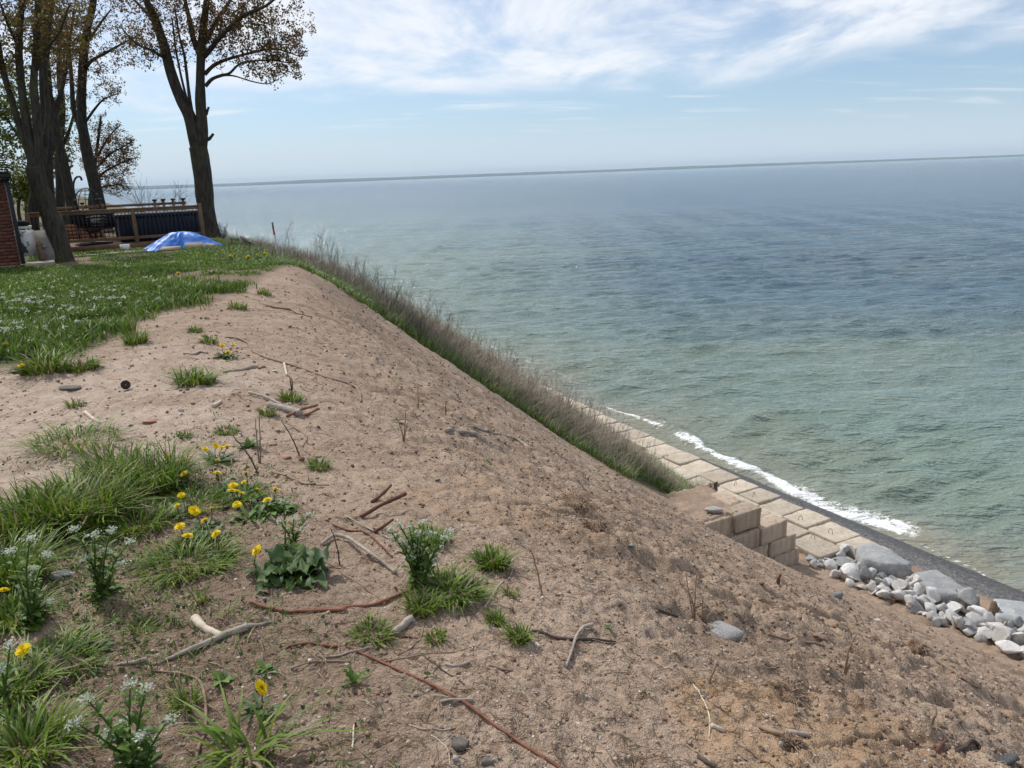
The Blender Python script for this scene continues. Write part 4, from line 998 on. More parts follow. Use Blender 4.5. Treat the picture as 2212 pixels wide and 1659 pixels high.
make_tree('maple_tree', 'tall forked maple with brown young leaves behind the blue tarp', Y1, [
    ([(452, 513), (447, 470), (440, 400), (433, 345), (428, 318)], 36, 36),
    ([(430, 335), (420, 290), (409, 250), (391, 215), (371, 162), (353, 95), (333, 36), (316, 0), (296, -70), (280, -150)], 30, 8),
    ([(433, 330), (436, 290), (435, 250), (433, 217), (433, 162), (435, 108), (440, 54), (447, 0), (453, -70), (458, -160)], 26, 8),
    ([(434, 120, 0.1), (418, 85, 0.3), (408, 36, 0.5), (400, 0, 0.6), (392, -80, 0.8)], 13, 5),
    ([(416, 252), (410, 215), (404, 165), (398, 120), (388, 80), (378, 20)], 8, 3.5),
    ([(409, 235), (396, 185, -0.3), (386, 140, -0.5), (378, 95, -0.7), (372, 40, -0.8)], 6, 3),
    ([(444, 186), (458, 171), (478, 163), (496, 158), (523, 136), (578, 130), (625, 136)], 8, 2.2),
    ([(478, 163), (505, 164, 0.2), (545, 176, 0.3), (578, 181, 0.4), (598, 172, 0.5)], 3.5, 1.5),
    ([(442, 160), (469, 137), (523, 119), (592, 106), (648, 122)], 9, 2),
    ([(442, 122), (477, 79, -0.6), (523, 36, -1.0), (578, 10, -1.4), (620, -30, -1.6)], 10, 3),
    ([(443, 92), (469, 43, 0.8), (498, 0, 1.4), (530, -50, 1.8)], 10, 4),
    ([(362, 130), (330, 110, -0.5), (296, 95, -0.9), (262, 60, -1.2)], 7, 2.5),
    ([(352, 92), (326, 40, 0.5), (290, 0, 1.0), (258, -30, 1.4)], 9, 3),
    ([(446, 248), (448, 240), (451, 231)], 6, 4.5),
    ([(446, 302), (453, 299), (461, 289)], 9, 5),
    ], [(560, 60, 112, 95, 470), (590, 125, 74, 52, 150), (500, -20, 100, 90, 190), (470, 70, 50, 70, 100), (350, 20, 105, 95, 330), (310, 120, 45, 30, 40), (395, -80, 150, 60, 130), (395, 90, 40, 60, 46)],
    11, M_bark, BROWN, leaf=0.066, per=3, leafjit=0.13)
Y2 = hit(126, 565)[1]
make_tree('multi_stem_tree', 'grey tree with many spreading stems in front of the house', Y2, [
    ([(128, 566), (122, 505), (104, 455), (84, 400), (74, 360)], 38, 34),
    ([(76, 372), (66, 343), (52, 300), (36, 253), (14, 180), (-8, 115), (-30, 30)], 18, 8),
    ([(78, 368), (69, 325), (58, 268), (50, 217), (41, 126), (42, 72), (48, 0), (56, -80)], 20, 9),
    ([(82, 368), (84, 325), (79, 253), (73, 180), (78, 108), (82, 0), (90, -90)], 19, 9),
    ([(72, 365), (52, 305), (28, 225), (8, 150), (-2, 90)], 13, 7),
    ([(88, 385, 0.2), (96, 320, 0.4), (104, 240, 0.6), (98, 150, 0.8), (108, 60, 1.0), (112, -40, 1.2)], 14, 6),
    ([(41, 100), (20, 60, -0.4), (2, 10, -0.8)], 8, 4),
    ([(79, 150), (98, 110, -0.3), (128, 70, -0.6), (150, 10, -0.8)], 7, 3),
    ], [(60, 20, 130, 100, 220), (110, 60, 90, 80, 90), (20, 130, 40, 70, 40)], 12, M_bark, BROWN+OLIVE, leaf=0.062, per=3, leafjit=0.13)
Y3 = 25.6
make_tree('leaning_tree', 'slender trunk leaning left just behind the hanging chair', 26.8, [
    ([(160, 470), (152, 426), (140, 365), (126, 307), (112, 235), (98, 162), (104, 72), (112, 0), (118, -70)], 24, 9),
    ([(113, 240), (130, 205), (141, 160, 0.3), (150, 95, 0.5), (160, 20, 0.6)], 10, 4), ([(100, 150), (80, 100, -0.3), (66, 40, -0.5)], 8, 4),
    ], [(130, 60, 75, 110, 150), (120, 160, 45, 60, 40)], 13, M_bark2, BROWN+RED, leaf=0.066, per=3, leafjit=0.13)
make_tree('straight_tree', 'straight dark trunk right of the hanging chair', 31.5, [
    ([(216, 455), (205, 400), (191, 343), (181, 290), (177, 253), (177, 180), (184, 90), (195, 36), (202, 0), (210, -90)], 27, 10),
    ([(188, 330), (171, 270, 0.3), (159, 235, 0.5), (155, 180, 0.7), (150, 110, 0.8), (140, 30, 0.9)], 13, 5),
    ([(186, 262), (205, 235), (225, 214), (255, 202)], 6, 2), ([(181, 150), (200, 130), (231, 113), (268, 92), (300, 76)], 8, 2.5),
    ([(183, 100), (210, 60, 0.5), (240, 20, 0.8)], 7, 3),
    ], [(215, 60, 85, 95, 190), (235, 180, 36, 55, 60), (270, 85, 40, 30, 40), (170, 130, 30, 90, 50)], 14, M_bark2, BROWN+OLIVE, leaf=0.07, per=3, leafjit=0.14)
make_tree('upright_tree', 'upright dark trunk between the forked tree and the leaning one', 29.0, [
    ([(112, 470), (107, 420), (103, 325), (106, 230), (100, 140), (96, 60), (92, -30)], 23, 10), ([(104, 300), (120, 250, 0.4), (134, 180, 0.7), (140, 90, 0.9)], 9, 4)], [(100, 40, 90, 100, 120)], 15, M_bark2, OLIVE, per=4, leafjit=0.16)
make_tree('thick_tree', 'thick short looking trunk farther back between two others', 38.0, [
    ([(131, 452), (130, 400), (128, 330), (134, 240), (128, 150), (132, 40)], 22, 8), ([(129, 330), (150, 280, 0.5), (165, 220, 1.0), (172, 150, 1.2)], 8, 3)], [(140, 200, 50, 110, 110)], 16, M_bark2, OLIVE+GREEN, per=4, leafjit=0.18)
make_tree('rear_trunk_tree', 'dark trunk standing close behind the spreading grey tree', 22.6, [
    ([(74, 500), (72, 455), (78, 400), (88, 340), (94, 250), (90, 150), (95, 40)], 24, 8)], [(90, 60, 60, 90, 60)], 17, M_bark2, OLIVE, per=4, leafjit=0.16)
make_tree('budding_tree', 'low reddish budding tree overhanging the water behind the deck', 42.0, [
    ([(196, 440), (200, 400), (206, 350), (212, 300), (218, 250)], 12, 4), ([(200, 400), (225, 372), (262, 352), (296, 340)], 6, 1.5), ([(203, 370), (235, 335), (270, 315), (292, 300)], 5, 1.5),
    ([(206, 345), (236, 295), (262, 268)], 5, 1.5), ([(200, 410), (230, 402), (262, 400), (282, 408)], 4, 1.5), ([(198, 380), (180, 330), (170, 280)], 5, 2)],
    [(225, 330, 58, 82, 330), (258, 325, 40, 55, 110), (245, 400, 38, 28, 60)], 18, M_bark2, RED+BROWN, leaf=0.085, per=3, leafjit=0.16, twig_r=0.007)
make_tree('yellow_green_tree', 'yellow green leafy tree seen between the left trunks', 44.0, [
    ([(60, 450), (62, 380), (66, 300), (60, 220)], 14, 6), ([(64, 340), (95, 300), (125, 260)], 7, 3), ([(63, 330), (30, 280), (5, 240)], 7, 3)], [(60, 300, 95, 120, 330), (30, 190, 60, 80, 120), (120, 330, 30, 60, 80)], 19, M_bark2, GREEN, leaf=0.14, per=4, leafjit=0.26)
make_tree('leafy_bush_tree', 'green leafy small tree low behind the house corner', 36.0, [
    ([(40, 455), (44, 420), (50, 390)], 8, 4), ([(44, 430), (30, 400), (22, 380)], 4, 2)], [(48, 405, 34, 40, 110)], 20, M_bark2, GREEN, leaf=0.11, per=4, leafjit=0.2)
# bare shrubs along the bluff edge
def bare_shrub(label, px, py, Y, hpx, wpx, n, seed, dens=1.0):
    r = np.random.RandomState(seed); sc = Y/FPX; p = at_y(px, py, Y); z = Hs(p[0], p[1]); root = np.array([p[0], p[1], z])
    top = at_y(px, py-hpx, Y)[2]-z
    P = []; R_ = []
    t = np.linspace(0, 1, 7)
    for i in range(n):
        a = r.uniform(0, 6.28); sp = wpx*sc*0.5*r.uniform(0.1, 1.0); h = top*r.uniform(0.55, 1.05)
        b = root+np.array([r.normal(0, 0.12), r.normal(0, 0.12), -0.1])
        Q = np.stack([b[0]+np.cos(a)*sp*t**1.4, b[1]+np.sin(a)*sp*t**1.4, b[2]+h*t], 1)+np.cumsum(r.normal(0, 0.012, (7, 3)), 0)
        P.append(Q); R_.append(0.010*(1-t)+0.0035*t)
        for k in range(r.randint(3, 8)):
            s = r.randint(2, 6); L = h*r.uniform(0.12, 0.38); d = unit(np.array([np.cos(a)+r.normal(0, 0.9), np.sin(a)+r.normal(0, 0.9), r.uniform(0.7, 1.6)]))
            Q2 = Q[s][None]+d[None]*(L*t)[:, None]+np.cumsum(r.normal(0, 0.008, (7, 3)), 0); P.append(Q2); R_.append(0.0055*(1-t)+0.0025*t)
    V, F = twig_bulk(np.array(P), np.array(R_)); g = G(); g.add(V, F)
    tag(g.obj('bare_shrub', M_twig, None, root, usecol=False), label, 'shrub', 'bare shrubs on the bluff edge')
bare_shrub('bare twiggy shrub above the far railing, left of its neighbour', 312, 440, 31.5, 62, 90, 18, 31)
bare_shrub('bare twiggy shrub between the far railing and the big maple', 386, 440, 31.0, 55, 80, 16, 32)
bare_shrub('low bare shrub at the right foot of the big maple', 480, 520, 25.2, 52, 60, 14, 33)
# ------------------------------------------------------------------ grass and weeds
M_grass = leafmat('grass_blade', (1, 1, 1), 0.30, 0.5, 0.25)
M_dry = leafmat('dry_stem', (1, 1, 1), 0.15, 0.8, 0.25)
def blades(B, h, az, bend, w, rng, seg=(0.0, 0.38, 0.72, 1.0)):
    """flat tapering grass blades; B (n,3) roots"""
    n = len(B); t = np.array(seg)[None, :, None]
    d = np.stack([np.cos(az), np.sin(az), np.zeros(n)], 1)[:, None]; s = np.stack([-np.sin(az), np.cos(az), np.zeros(n)], 1)[:, None]
    hh = h[:, None, None]; bb = bend[:, None, None]
    ctr = B[:, None]+d*hh*bb*t**1.8+np.array([0, 0, 1.0])*hh*(t-0.42*np.minimum(bb, 1.6)*t**2.2)
    wv = s*(w[:, None, None]*np.array([0.75, 1.0, 0.7, 0.0])[None, :, None])
    L = ctr-wv; R_ = ctr+wv
    V = np.stack([L[:, 0], R_[:, 0], L[:, 1], R_[:, 1], L[:, 2], R_[:, 2], ctr[:, 3]], 1).reshape(-1, 3)
    b = (np.arange(n)*7)[:, None]
    return V, [np.concatenate([b+np.array([[0, 1, 3, 2]]), b+np.array([[2, 3, 5, 4]])]), b+np.array([[4, 5, 6]])]
GRASS = [(0.095, 0.170, 0.020), (0.125, 0.210, 0.026), (0.072, 0.135, 0.018), (0.175, 0.245, 0.038), (0.105, 0.180, 0.028)]
STRAW = [(0.36, 0.30, 0.18), (0.28, 0.23, 0.14)]
DRY = [(0.29, 0.240, 0.185), (0.22, 0.178, 0.138), (0.35, 0.295, 0.23), (0.17, 0.137, 0.11), (0.44, 0.38, 0.30)]
rg = np.random.RandomState(55)
def on_ground(u, v):
    P = xyz_n(u, v, np.zeros_like(u)); P[:, 2] = H(P[:, 0], P[:, 1])-0.01; return P
# lawn
n = 230000
u = rg.uniform(0, 1, n)**1.35*18+7.6; v = rg.uniform(-7.5, 4.6, n)
P = on_ground(u, v)
mask = sst(fbm(u*0.9, v*0.9, 7, 3), 0.26, 0.46)
edge = u-lawn_edge(v)+1.5*(fbm(u*1.3, v*1.3, 9, 3)-0.5)
keep = sst(edge, -0.15, 1.3)*mask
bare = np.exp(-(((u-20.3)/0.7)**2+((v-0.25)/0.55)**2))+np.exp(-(((u-21.8)/0.7)**2+((v-1.2)/0.8)**2))+0.8*np.exp(-(((u-15.5)/0.8)**2+((v+2.6)/1.2)**2))
keep = keep*(1-np.clip(bare*1.5, 0, 0.97))
vis = np.abs(np.degrees(np.arctan2(P[:, 0], P[:, 1]))) < 44
houseblk = ~((u > 20.9) & (v < -1.0)) & ~((u > 24.4) & (v > -1.2) & (v < 3.6))
k = (rg.uniform(size=n) < keep) & vis & houseblk
P = P[k]; u = u[k]; v = v[k]; n = len(P)
tall = 0.07+0.14*sst(fbm(u*0.55, v*0.55, 13, 3), 0.40, 0.68)*sst(-u, -19, -12)
h = tall*rg.uniform(0.6, 1.35, n)
V, F = blades(P, h, rg.uniform(0, 6.28, n), rg.uniform(0.15, 1.0, n), rg.uniform(0.003, 0.006, n)*(1+u*0.06), rg)
c = pick(GRASS, n, rg); c[rg.uniform(size=n) < 0.05] = STRAW[0]
lum = 0.90+0.6*fbm(u*0.7, v*0.7, 17, 3)[:, None]; c = c*lum
g = G(); g.add(V, F, np.repeat(c, 7, 0)); tag(g.obj('lawn_grass', M_grass), 'green grass of the yard along the bluff top', 'grass', kind='stuff')
# overgrown bank: green near the bare edge, dry stems behind
n = 42000
v = rg.uniform(3.0, 22.6, n); d = rg.gamma(1.3, 3.2, n); u = veg_edge(v)+d-0.45+1.6*(fbm(v*0.9, v*0, 27, 3)-0.5)+rg.normal(0, 0.12, n)
P = on_ground(u, v); k = (P[:, 2] > -11.6) & ~((v < 4.4) & (u < 16.6)) & ~((u < 18.8) & (v > 14.5)); P = P[k]; u = u[k]; v = v[k]; d = d[k]; n = len(P)
pg = np.clip(0.92*np.exp(-(d/1.5)**2)+0.9*sst(-v, -6.5, -4)+0.5*sst(fbm(u*0.5, v*0.5, 29, 3), 0.50, 0.66), 0, 1)
pg = np.where(P[:, 2] < -10.4, np.maximum(pg, 0.85), pg)
isg = rg.uniform(size=n) < pg
Pg = P[isg]; ng = len(Pg)
fall = math.atan2(DV[1], DV[0])
V, F = blades(Pg, rg.uniform(0.16, 0.46, ng)*np.interp(uv_of(Pg[:, 0], Pg[:, 1])[1], [3, 4.6, 6.5], [0.35, 0.45, 1.0]), fall+rg.normal(0, 0.9, ng), rg.uniform(0.3, 1.2, ng), rg.uniform(0.005, 0.010, ng), rg)
g = G(); g.add(V, F, np.repeat(pick(GRASS, ng, rg)*rg.uniform(0.8, 1.25, (ng, 1)), 7, 0)); tag(g.obj('bank_grass', M_grass), 'green grass along the edge of the overgrown bank', 'grass', kind='stuff')
cl = sst(fbm(u*0.8+4, v*0.8, 43, 3), 0.36, 0.56)
Pd = np.repeat(P[(~isg) & (rg.uniform(size=n) < 0.25+0.75*cl)], 3, 0); nd = len(Pd); Pd = Pd+np.concatenate([rg.normal(0, 0.10, (nd, 2)), np.zeros((nd, 1))], 1); Pd[:, 2] = H(Pd[:, 0], Pd[:, 1])-0.02
ud, vd = uv_of(Pd[:, 0], Pd[:, 1])
hh = rg.uniform(0.28, 0.92, nd)*(0.55+0.75*fbm(ud*0.6, vd*0.6, 37, 3))*np.interp(vd, [3, 5, 7, 14, 19], [0.3, 0.55, 1.0, 1.0, 0.6])
V, F = blades(Pd, hh, fall+rg.normal(0, 1.1, nd), rg.uniform(0.1, 1.15, nd), rg.uniform(0.003, 0.0065, nd), rg)
g = G(); g.add(V, F, np.repeat(pick(DRY, nd, rg), 7, 0)); tag(g.obj('dry_stems', M_dry), 'dry grey brown weed stems on the overgrown bank', 'dry stems', kind='stuff')
# a few taller branched dead weeds standing out of the bank
t = np.linspace(0, 1, 6); PP = []; RR = []
for i in range(420):
    vv = rg.uniform(5.6, 18); uu = veg_edge(vv)+rg.uniform(0.8, 8); b = on_ground(np.array([uu]), np.array([vv]))[0]
    L = rg.uniform(0.7, 1.35); lean = rg.normal(0, 0.22, 2)+DV*0.18
    Q = b[None]+np.stack([lean[0]*L*t**1.5, lean[1]*L*t**1.5, L*t], 1); PP.append(Q); RR.append(0.006*(1-t)+0.002)
    for k in range(rg.randint(2, 6)):
        s = rg.randint(2, 5); l2 = L*rg.uniform(0.15, 0.4); dd = unit(rg.normal(0, 0.7, 3)+[0, 0, 1.1]); PP.append(Q[s]+dd*(l2*t)[:, None]); RR.append(0.0035*(1-t)+0.0015)
V, F = twig_bulk(np.array(PP), np.array(RR)); g = G(); g.add(V, F, np.repeat(pick(DRY, len(PP), rg), 18, 0)); tag(g.obj('dead_weeds', M_dry), 'tall branched dead weeds standing on the bank', 'dead weeds', kind='stuff')
# low ragged ground cover in the foreground bed: creeping leaves, short blades, dead straw
n = 75000
u = rg.uniform(1.7, 6.2, n); v = rg.uniform(-2.6, 1.25, n)
den = sst(fbm(u*2.2, v*2.2, 111, 4), 0.45, 0.62)*sst(-(v-0.10*(u-2)), -0.95, 0.15)*(1-0.85*sst(u, 5.0, 5.8))
core = np.exp(-(((u-4.2)/0.9)**2+((v-0.35)/0.6)**2))+np.exp(-(((u-3.3)/1.0)**2+((v+0.55)/0.5)**2))
k = rg.uniform(size=n) < np.clip(den*(0.35+0.9*core), 0, 1); P = on_ground(u[k], v[k])+[0, 0, 0.008]; n = len(P)
g = G(); m = n//2
V, F = blades(P[:m], rg.uniform(0.015, 0.065, m), rg.uniform(0, 6.28, m), rg.uniform(0.4, 1.8, m), rg.uniform(0.0012, 0.0028, m), rg)
c = pick(GRASS, m, rg, 0.3); c[rg.uniform(size=m) < 0.16] = STRAW[0]; g.add(V, F, np.repeat(c, 7, 0))
V, F = leaf_quads(P[m:]+np.stack([np.zeros(n-m)]*2+[rg.uniform(0.0, 0.02, n-m)], 1), rg.uniform(0.008, 0.024, n-m), rg, 0.2); g.add(V, F, np.repeat(pick([(0.075, 0.135, 0.028), (0.11, 0.18, 0.035), (0.055, 0.10, 0.028), (0.15, 0.17, 0.05)], n-m, rg, 0.3), 4, 0))
tag(g.obj('ground_cover', M_grass), 'ragged low green ground cover in the foreground bed', 'ground cover', kind='stuff')
# ------------------------------------------------------------------ plants built one by one
def leafblade(g, base, az, L, W, rise, droop, rng, col, lobes=0, fold=0.25, n=9, wav=0.0, twist=0.0):
    """a single broad leaf: grid of left/mid/right points with a profile"""
    t = np.linspace(0, 1, n)
    d = np.array([math.cos(az), math.sin(az), 0]); s = np.array([-math.sin(az), math.cos(az), 0])
    ctr = base+d[None]*(L*t)[:, None]*math.cos(rise)+np.array([0, 0, 1])[None]*(L*(math.sin(rise)*t-droop*t**2))[:, None]
    prof = np.sin(math.pi*np.clip(t*0.93+0.05, 0, 1))**0.75
    if lobes: prof = prof*(0.42+0.58*np.abs(np.sin(t*math.pi*lobes)))
    prof[-1] = 0.04; prof[0] = 0.12
    wv = W*prof; nu = np.array([0, 0, 1.0])
    ph = rng.uniform(0, 6.28)
    e1 = ctr+s[None]*wv[:, None]+nu[None]*(wv*fold+wav*W*np.sin(t*14+ph))[:, None]
    e2 = ctr-s[None]*wv[:, None]+nu[None]*(wv*fold+wav*W*np.sin(t*13+ph+2))[:, None]
    V = np.stack([e1, ctr, e2], 1).reshape(-1, 3); i = np.arange(n-1)*3
    F = np.concatenate([np.stack([i, i+1, i+4, i+3], 1), np.stack([i+1, i+2, i+5, i+4], 1)])
    c = np.asarray(col)[None]*np.array([1.0, 1.22, 1.0]*n)[:, None]
    g.add(V, [F], c)
def ground_n(P, k=1):
    return np.array([P[0], P[1], Hs(P[0], P[1])])
def tuft(label, px, py, wpx, hpx, n, seed, cols=GRASS, bend=(0.3, 1.2), name='grass_tuft', w=0.0035, flat=1.0, cat='grass tuft', group='grass tufts on the bare ground', skew=None, straw=0.14):
    r = np.random.RandomState(seed); P = hit(px, py); sc = np.linalg.norm(P-CAM)/FPX
    a = r.uniform(0, 6.28, n); q = np.sqrt(r.uniform(0, 1, n))*wpx*sc*0.34
    B = np.stack([P[0]+q*np.cos(a), P[1]+q*np.sin(a)*flat, np.zeros(n)], 1); B[:, 2] = H(B[:, 0], B[:, 1])-0.006
    h = hpx*sc*r.uniform(0.3, 1.3, n); out = a+r.normal(0, 0.7, n) if skew is None else skew+r.normal(0, 0.6, n)
    V, F = blades(B, h, out, r.uniform(bend[0], bend[1], n), w*r.uniform(0.6, 1.3, n), r)
    c = pick(cols, n, r, 0.22)*np.array([1.32, 1.22, 1.0]); c[r.uniform(size=n) < straw] = STRAW[1]
    g = G(); g.add(V, F, np.repeat(c, 7, 0)); return tag(g.obj(name, M_grass, None, P), label, cat, group)
# dense grass of the foreground bed
tuft('tall dense grass clump left of the dandelions, leaning right', 175, 1125, 250, 88, 1000, 1, bend=(0.2, 1.2), w=0.005, name='grass_clump')
tuft('dense tall grass clump at the left edge below the sand', 60, 1155, 190, 88, 720, 2, bend=(0.2, 1.2), w=0.005, name='grass_clump')
tuft('bright grass clump just left of the first dandelions', 345, 1050, 150, 85, 620, 3, name='grass_clump', w=0.0036)
tuft('grass clump at the far left with white flowers in it', 25, 1260, 150, 90, 480, 4, name='grass_clump', w=0.004)
tuft('low grass clump below the dandelion cluster', 410, 1215, 250, 40, 620, 5, bend=(0.5, 1.7), name='grass_clump', w=0.003)
tuft('sprawling dark grass clump on the pale sand', 165, 955, 210, 46, 260, 6, bend=(0.8, 1.9), name='grass_clump', w=0.004)
tuft('grass clump behind the tall one, by the sand', 250, 1040, 150, 75, 520, 7, name='grass_clump')
tuft('short grass under the dandelions', 420, 1095, 200, 30, 460, 8, bend=(0.4, 1.5), name='grass_clump', w=0.003)
tuft('grass clump beneath the crowded dandelions', 520, 1080, 140, 34, 300, 9, bend=(0.4, 1.4), w=0.003, name='grass_clump')
tuft('short grass patch at the bottom left corner', 60, 1630, 190, 70, 420, 10, bend=(0.5, 1.6), name='grass_clump')
tuft('thin weedy grass below the lone dandelion at left', 120, 1430, 230, 38, 420, 14, bend=(0.6, 1.7), name='grass_clump', w=0.003)
tuft('low grass at the left edge above the lone tilted dandelion', 30, 1345, 150, 48, 360, 11, bend=(0.4, 1.5), name='grass_clump')
tuft('low grass at the left edge below the lone tilted dandelion', 20, 1500, 150, 52, 330, 12, bend=(0.4, 1.5), name='grass_clump')
tuft('ragged low grass between the tall clump and the dandelions', 300, 1140, 160, 44, 360, 13, bend=(0.4, 1.5), name='grass_clump', w=0.003)
tuft('dark grass skirt around the big white flowered plant', 975, 1280, 170, 50, 520, 15, bend=(0.5, 1.5), name='grass_clump')
tuft('grass behind the big white flowered plant', 925, 1170, 110, 36, 320, 16, name='grass_clump')
tuft('bright grass tuft right of the big white flowered plant', 1066, 1222, 92, 44, 330, 17)
tuft('spiky pale tuft below the big white flowered plant', 913, 1322, 84, 46, 240, 18, w=0.0028, straw=0.2)
tuft('small tuft right of the spiky pale one', 1068, 1345, 50, 30, 130, 19, w=0.0028)
tuft('feathery tuft at the left end of the crossed sticks', 1122, 1376, 56, 30, 230, 20, w=0.0025)
tuft('feathery green patch above the split wood chunk', 805, 1372, 110, 24, 330, 21, bend=(0.5, 1.6), w=0.0025)
tuft('tiny feathery tuft right of the split wood chunk', 941, 1382, 56, 20, 150, 22, w=0.0025)
tuft('thin blades beside the fine root loops', 1104, 1290, 26, 34, 36, 23, w=0.0025)
tuft('long loose blades at the bottom, below the lone dandelion', 540, 1630, 150, 95, 60, 24, bend=(0.7, 2.0), w=0.0055)
tuft('thin tuft beside the bent bare root', 402, 1525, 60, 38, 90, 25, w=0.0025)
tuft('wispy tuft on the damp soil at left', 311, 1355, 52, 20, 90, 26, bend=(0.5, 1.6), w=0.0025)
tuft('two tall blades on the damp soil', 432, 1298, 40, 40, 22, 27, w=0.003)
tuft('long bladed tuft on the sand beside the broken branch', 425, 828, 105, 40, 300, 28, bend=(0.6, 1.5), w=0.0055, straw=0.12)
tuft('round mossy tuft on the pale sand', 421, 716, 40, 15, 160, 29, bend=(0.2, 0.9), w=0.0035)
tuft('weedy tuft above the yellow flowers on the sand', 452, 741, 50, 20, 90, 30, w=0.006)
tuft('dark weedy tuft near the slope brow', 513, 668, 52, 20, 110, 34, w=0.006)
tuft('dark weedy tuft high on the brow', 571, 636, 40, 16, 80, 35, w=0.007)
tuft('thin weedy tuft beside the lawn edge', 520, 632, 36, 12, 60, 36, w=0.006)
tuft('small tuft alone on the pale sand at left', 163, 880, 36, 24, 70, 37, w=0.0038)
tuft('small weed tuft between roots on the brow', 630, 866, 62, 24, 150, 38, w=0.005)
tuft('small tuft on the fallen grey log', 578, 894, 48, 18, 110, 39, w=0.004)
tuft('low weed behind the dandelions, nearest the sand', 490, 934, 70, 14, 150, 40, w=0.004)
tuft('small tuft beside the orange pebble', 690, 1010, 60, 26, 150, 41, w=0.0035)
tuft('low weed at the top of the dandelion bed', 400, 945, 40, 14, 80, 44, w=0.004)
tuft('weed fringe left of the yellow flowers by the lawn', 100, 803, 120, 48, 330, 45, w=0.006, name='grass_clump')
tuft('weed fringe at the lawn corner on the sand', 180, 797, 80, 26, 200, 46, w=0.006)
tuft('leafy weed at the edge of the white flower patch', 295, 742, 60, 30, 180, 47, w=0.006)
tuft('upright weed at the edge of the white flower patch', 278, 722, 40, 42, 60, 48, bend=(0.1, 0.7), w=0.006)
tuft('sparse sprout in the middle of the slope', 860, 1150-240, 22, 10, 26, 49, w=0.005)
tuft('sparse yellow green sprout below the slope logs', 1060, 1040-35, 40, 10, 30, 50, w=0.005)
# dark leafy weed on the brow near the stake
def leafy_stems(name, label, px, py, stems, seed, cols, leafL, leafW, cat='weed', group=None, Y=None, heads=None, headc=None, nleaf=16, rosette=0, rosL=0.07, rosW=0.018, r0=0.004):
    """stems: list of (px,py) tips in the upright plane through the base; leaves alternate along each"""
    r = np.random.RandomState(seed); P = hit(px, py); Yb = P[1]; th = thing(name, label, cat, P, group)
    gs = G(); gl = G(); hs = []
    for i, (tx, ty) in enumerate(stems):
        T_ = at_y(tx, ty, Yb+r.normal(0, 0.035)); b = P+np.array([r.normal(0, 0.012), r.normal(0, 0.012), -0.01]); L = np.linalg.norm(T_-b)
        mid = (b+T_)/2+np.array([(b[0]-T_[0])*0.12, r.normal(0, 0.01), L*0.05])
        Q = smooth_path([b, mid, T_], 14); R_ = np.linspace(r0, r0*0.55, len(Q)); gs.tube(Q, R_, 6, np.array([0.10, 0.16, 0.04]))
        nl = max(4, int(nleaf*L/0.25)); a0 = r.uniform(0, 6.28)
        for k in range(nl):
            t = 0.08+0.86*k/nl; p = Q[min(int(t*(len(Q)-1)), len(Q)-1)]
            sz = (1.15-0.55*t)*r.uniform(0.75, 1.2)
            leafblade(gl, p, a0+k*2.4, leafL*sz, leafW*sz, r.uniform(0.5, 1.05), r.uniform(0.15, 0.5), r, pick(cols, 1, r)[0], 0, 0.3, 6)
        if heads is not None:
            gh = G(); hs.append(gh)
            m = int(heads*1.7); c = T_+r.normal(0, 1, (m, 3))*np.array([0.010, 0.010, 0.006]); 
            V, F = leaf_quads(c, r.uniform(0.005, 0.0095, m), r); gh.add(V, F, np.repeat(pick(headc, m, r, 0.1), 4, 0))
            c = T_+r.normal(0, 1, (m//2, 3))*np.array([0.010, 0.010, 0.008])-[0, 0, 0.008]
            V, F = leaf_quads(c, r.uniform(0.004, 0.008, m//2), r); gh.add(V, F, np.repeat(pick([(0.22, 0.34, 0.07)], m//2, r, 0.1), 4, 0))
    for k in range(rosette):
        leafblade(gl, P+[0, 0, 0.004], k*2.4+r.uniform(-0.3, 0.3), rosL*r.uniform(0.7, 1.2), rosW*r.uniform(0.8, 1.2), r.uniform(0.1, 0.5), r.uniform(0.1, 0.4), r, pick(cols, 1, r)[0], 0, 0.2, 7)
    gs.obj('stem', M_grass, th, P, True); gl.obj('leaves', M_grass, th, P, True)
    for gh in hs: gh.obj('flower_head', M_petal, th, P)
    return th
M_petal = leafmat('petals', (1, 1, 1), 0.35, 0.6, 0.12)
BROAD = [(0.095, 0.160, 0.028), (0.120, 0.195, 0.036), (0.075, 0.130, 0.026), (0.14, 0.215, 0.045)]
WHITE = [(0.72, 0.74, 0.66), (0.64, 0.67, 0.55), (0.78, 0.79, 0.74)]
leafy_stems('dark_weed', 'dark leafy weed on the brow right of the stake', 645, 552, [(632, 528), (643, 522), (655, 532), (664, 540), (626, 536)], 61, [(0.035, 0.07, 0.022), (0.05, 0.085, 0.03)], 0.11, 0.028, nleaf=34, r0=0.01)
leafy_stems('white_flower_plant', 'white flowered plant with many stems beside the tall grass', 222, 1286, [(160, 1142), (205, 1153), (240, 1145), (283, 1168), (185, 1206), (225, 1190), (262, 1215)], 62, BROAD, 0.062, 0.012, heads=46, headc=WHITE, rosette=9, rosL=0.085, rosW=0.02, cat='plant', group='white flowered plants')
leafy_stems('white_flower_plant', 'white flowered plant at the left edge below the grass', 66, 1350, [(64, 1162), (100, 1197), (64, 1250), (70, 1228), (20, 1190), (105, 1300)], 63, BROAD, 0.062, 0.012, heads=50, headc=WHITE, rosette=8, cat='plant', group='white flowered plants')
leafy_stems('white_flower_plant', 'small white flowered plant right of the dandelion cluster', 628, 1186, [(611, 1082), (604, 1126), (670, 1111), (635, 1120), (655, 1140)], 64, BROAD, 0.05, 0.010, heads=24, headc=WHITE, rosette=9, rosL=0.07, cat='plant', group='white flowered plants')
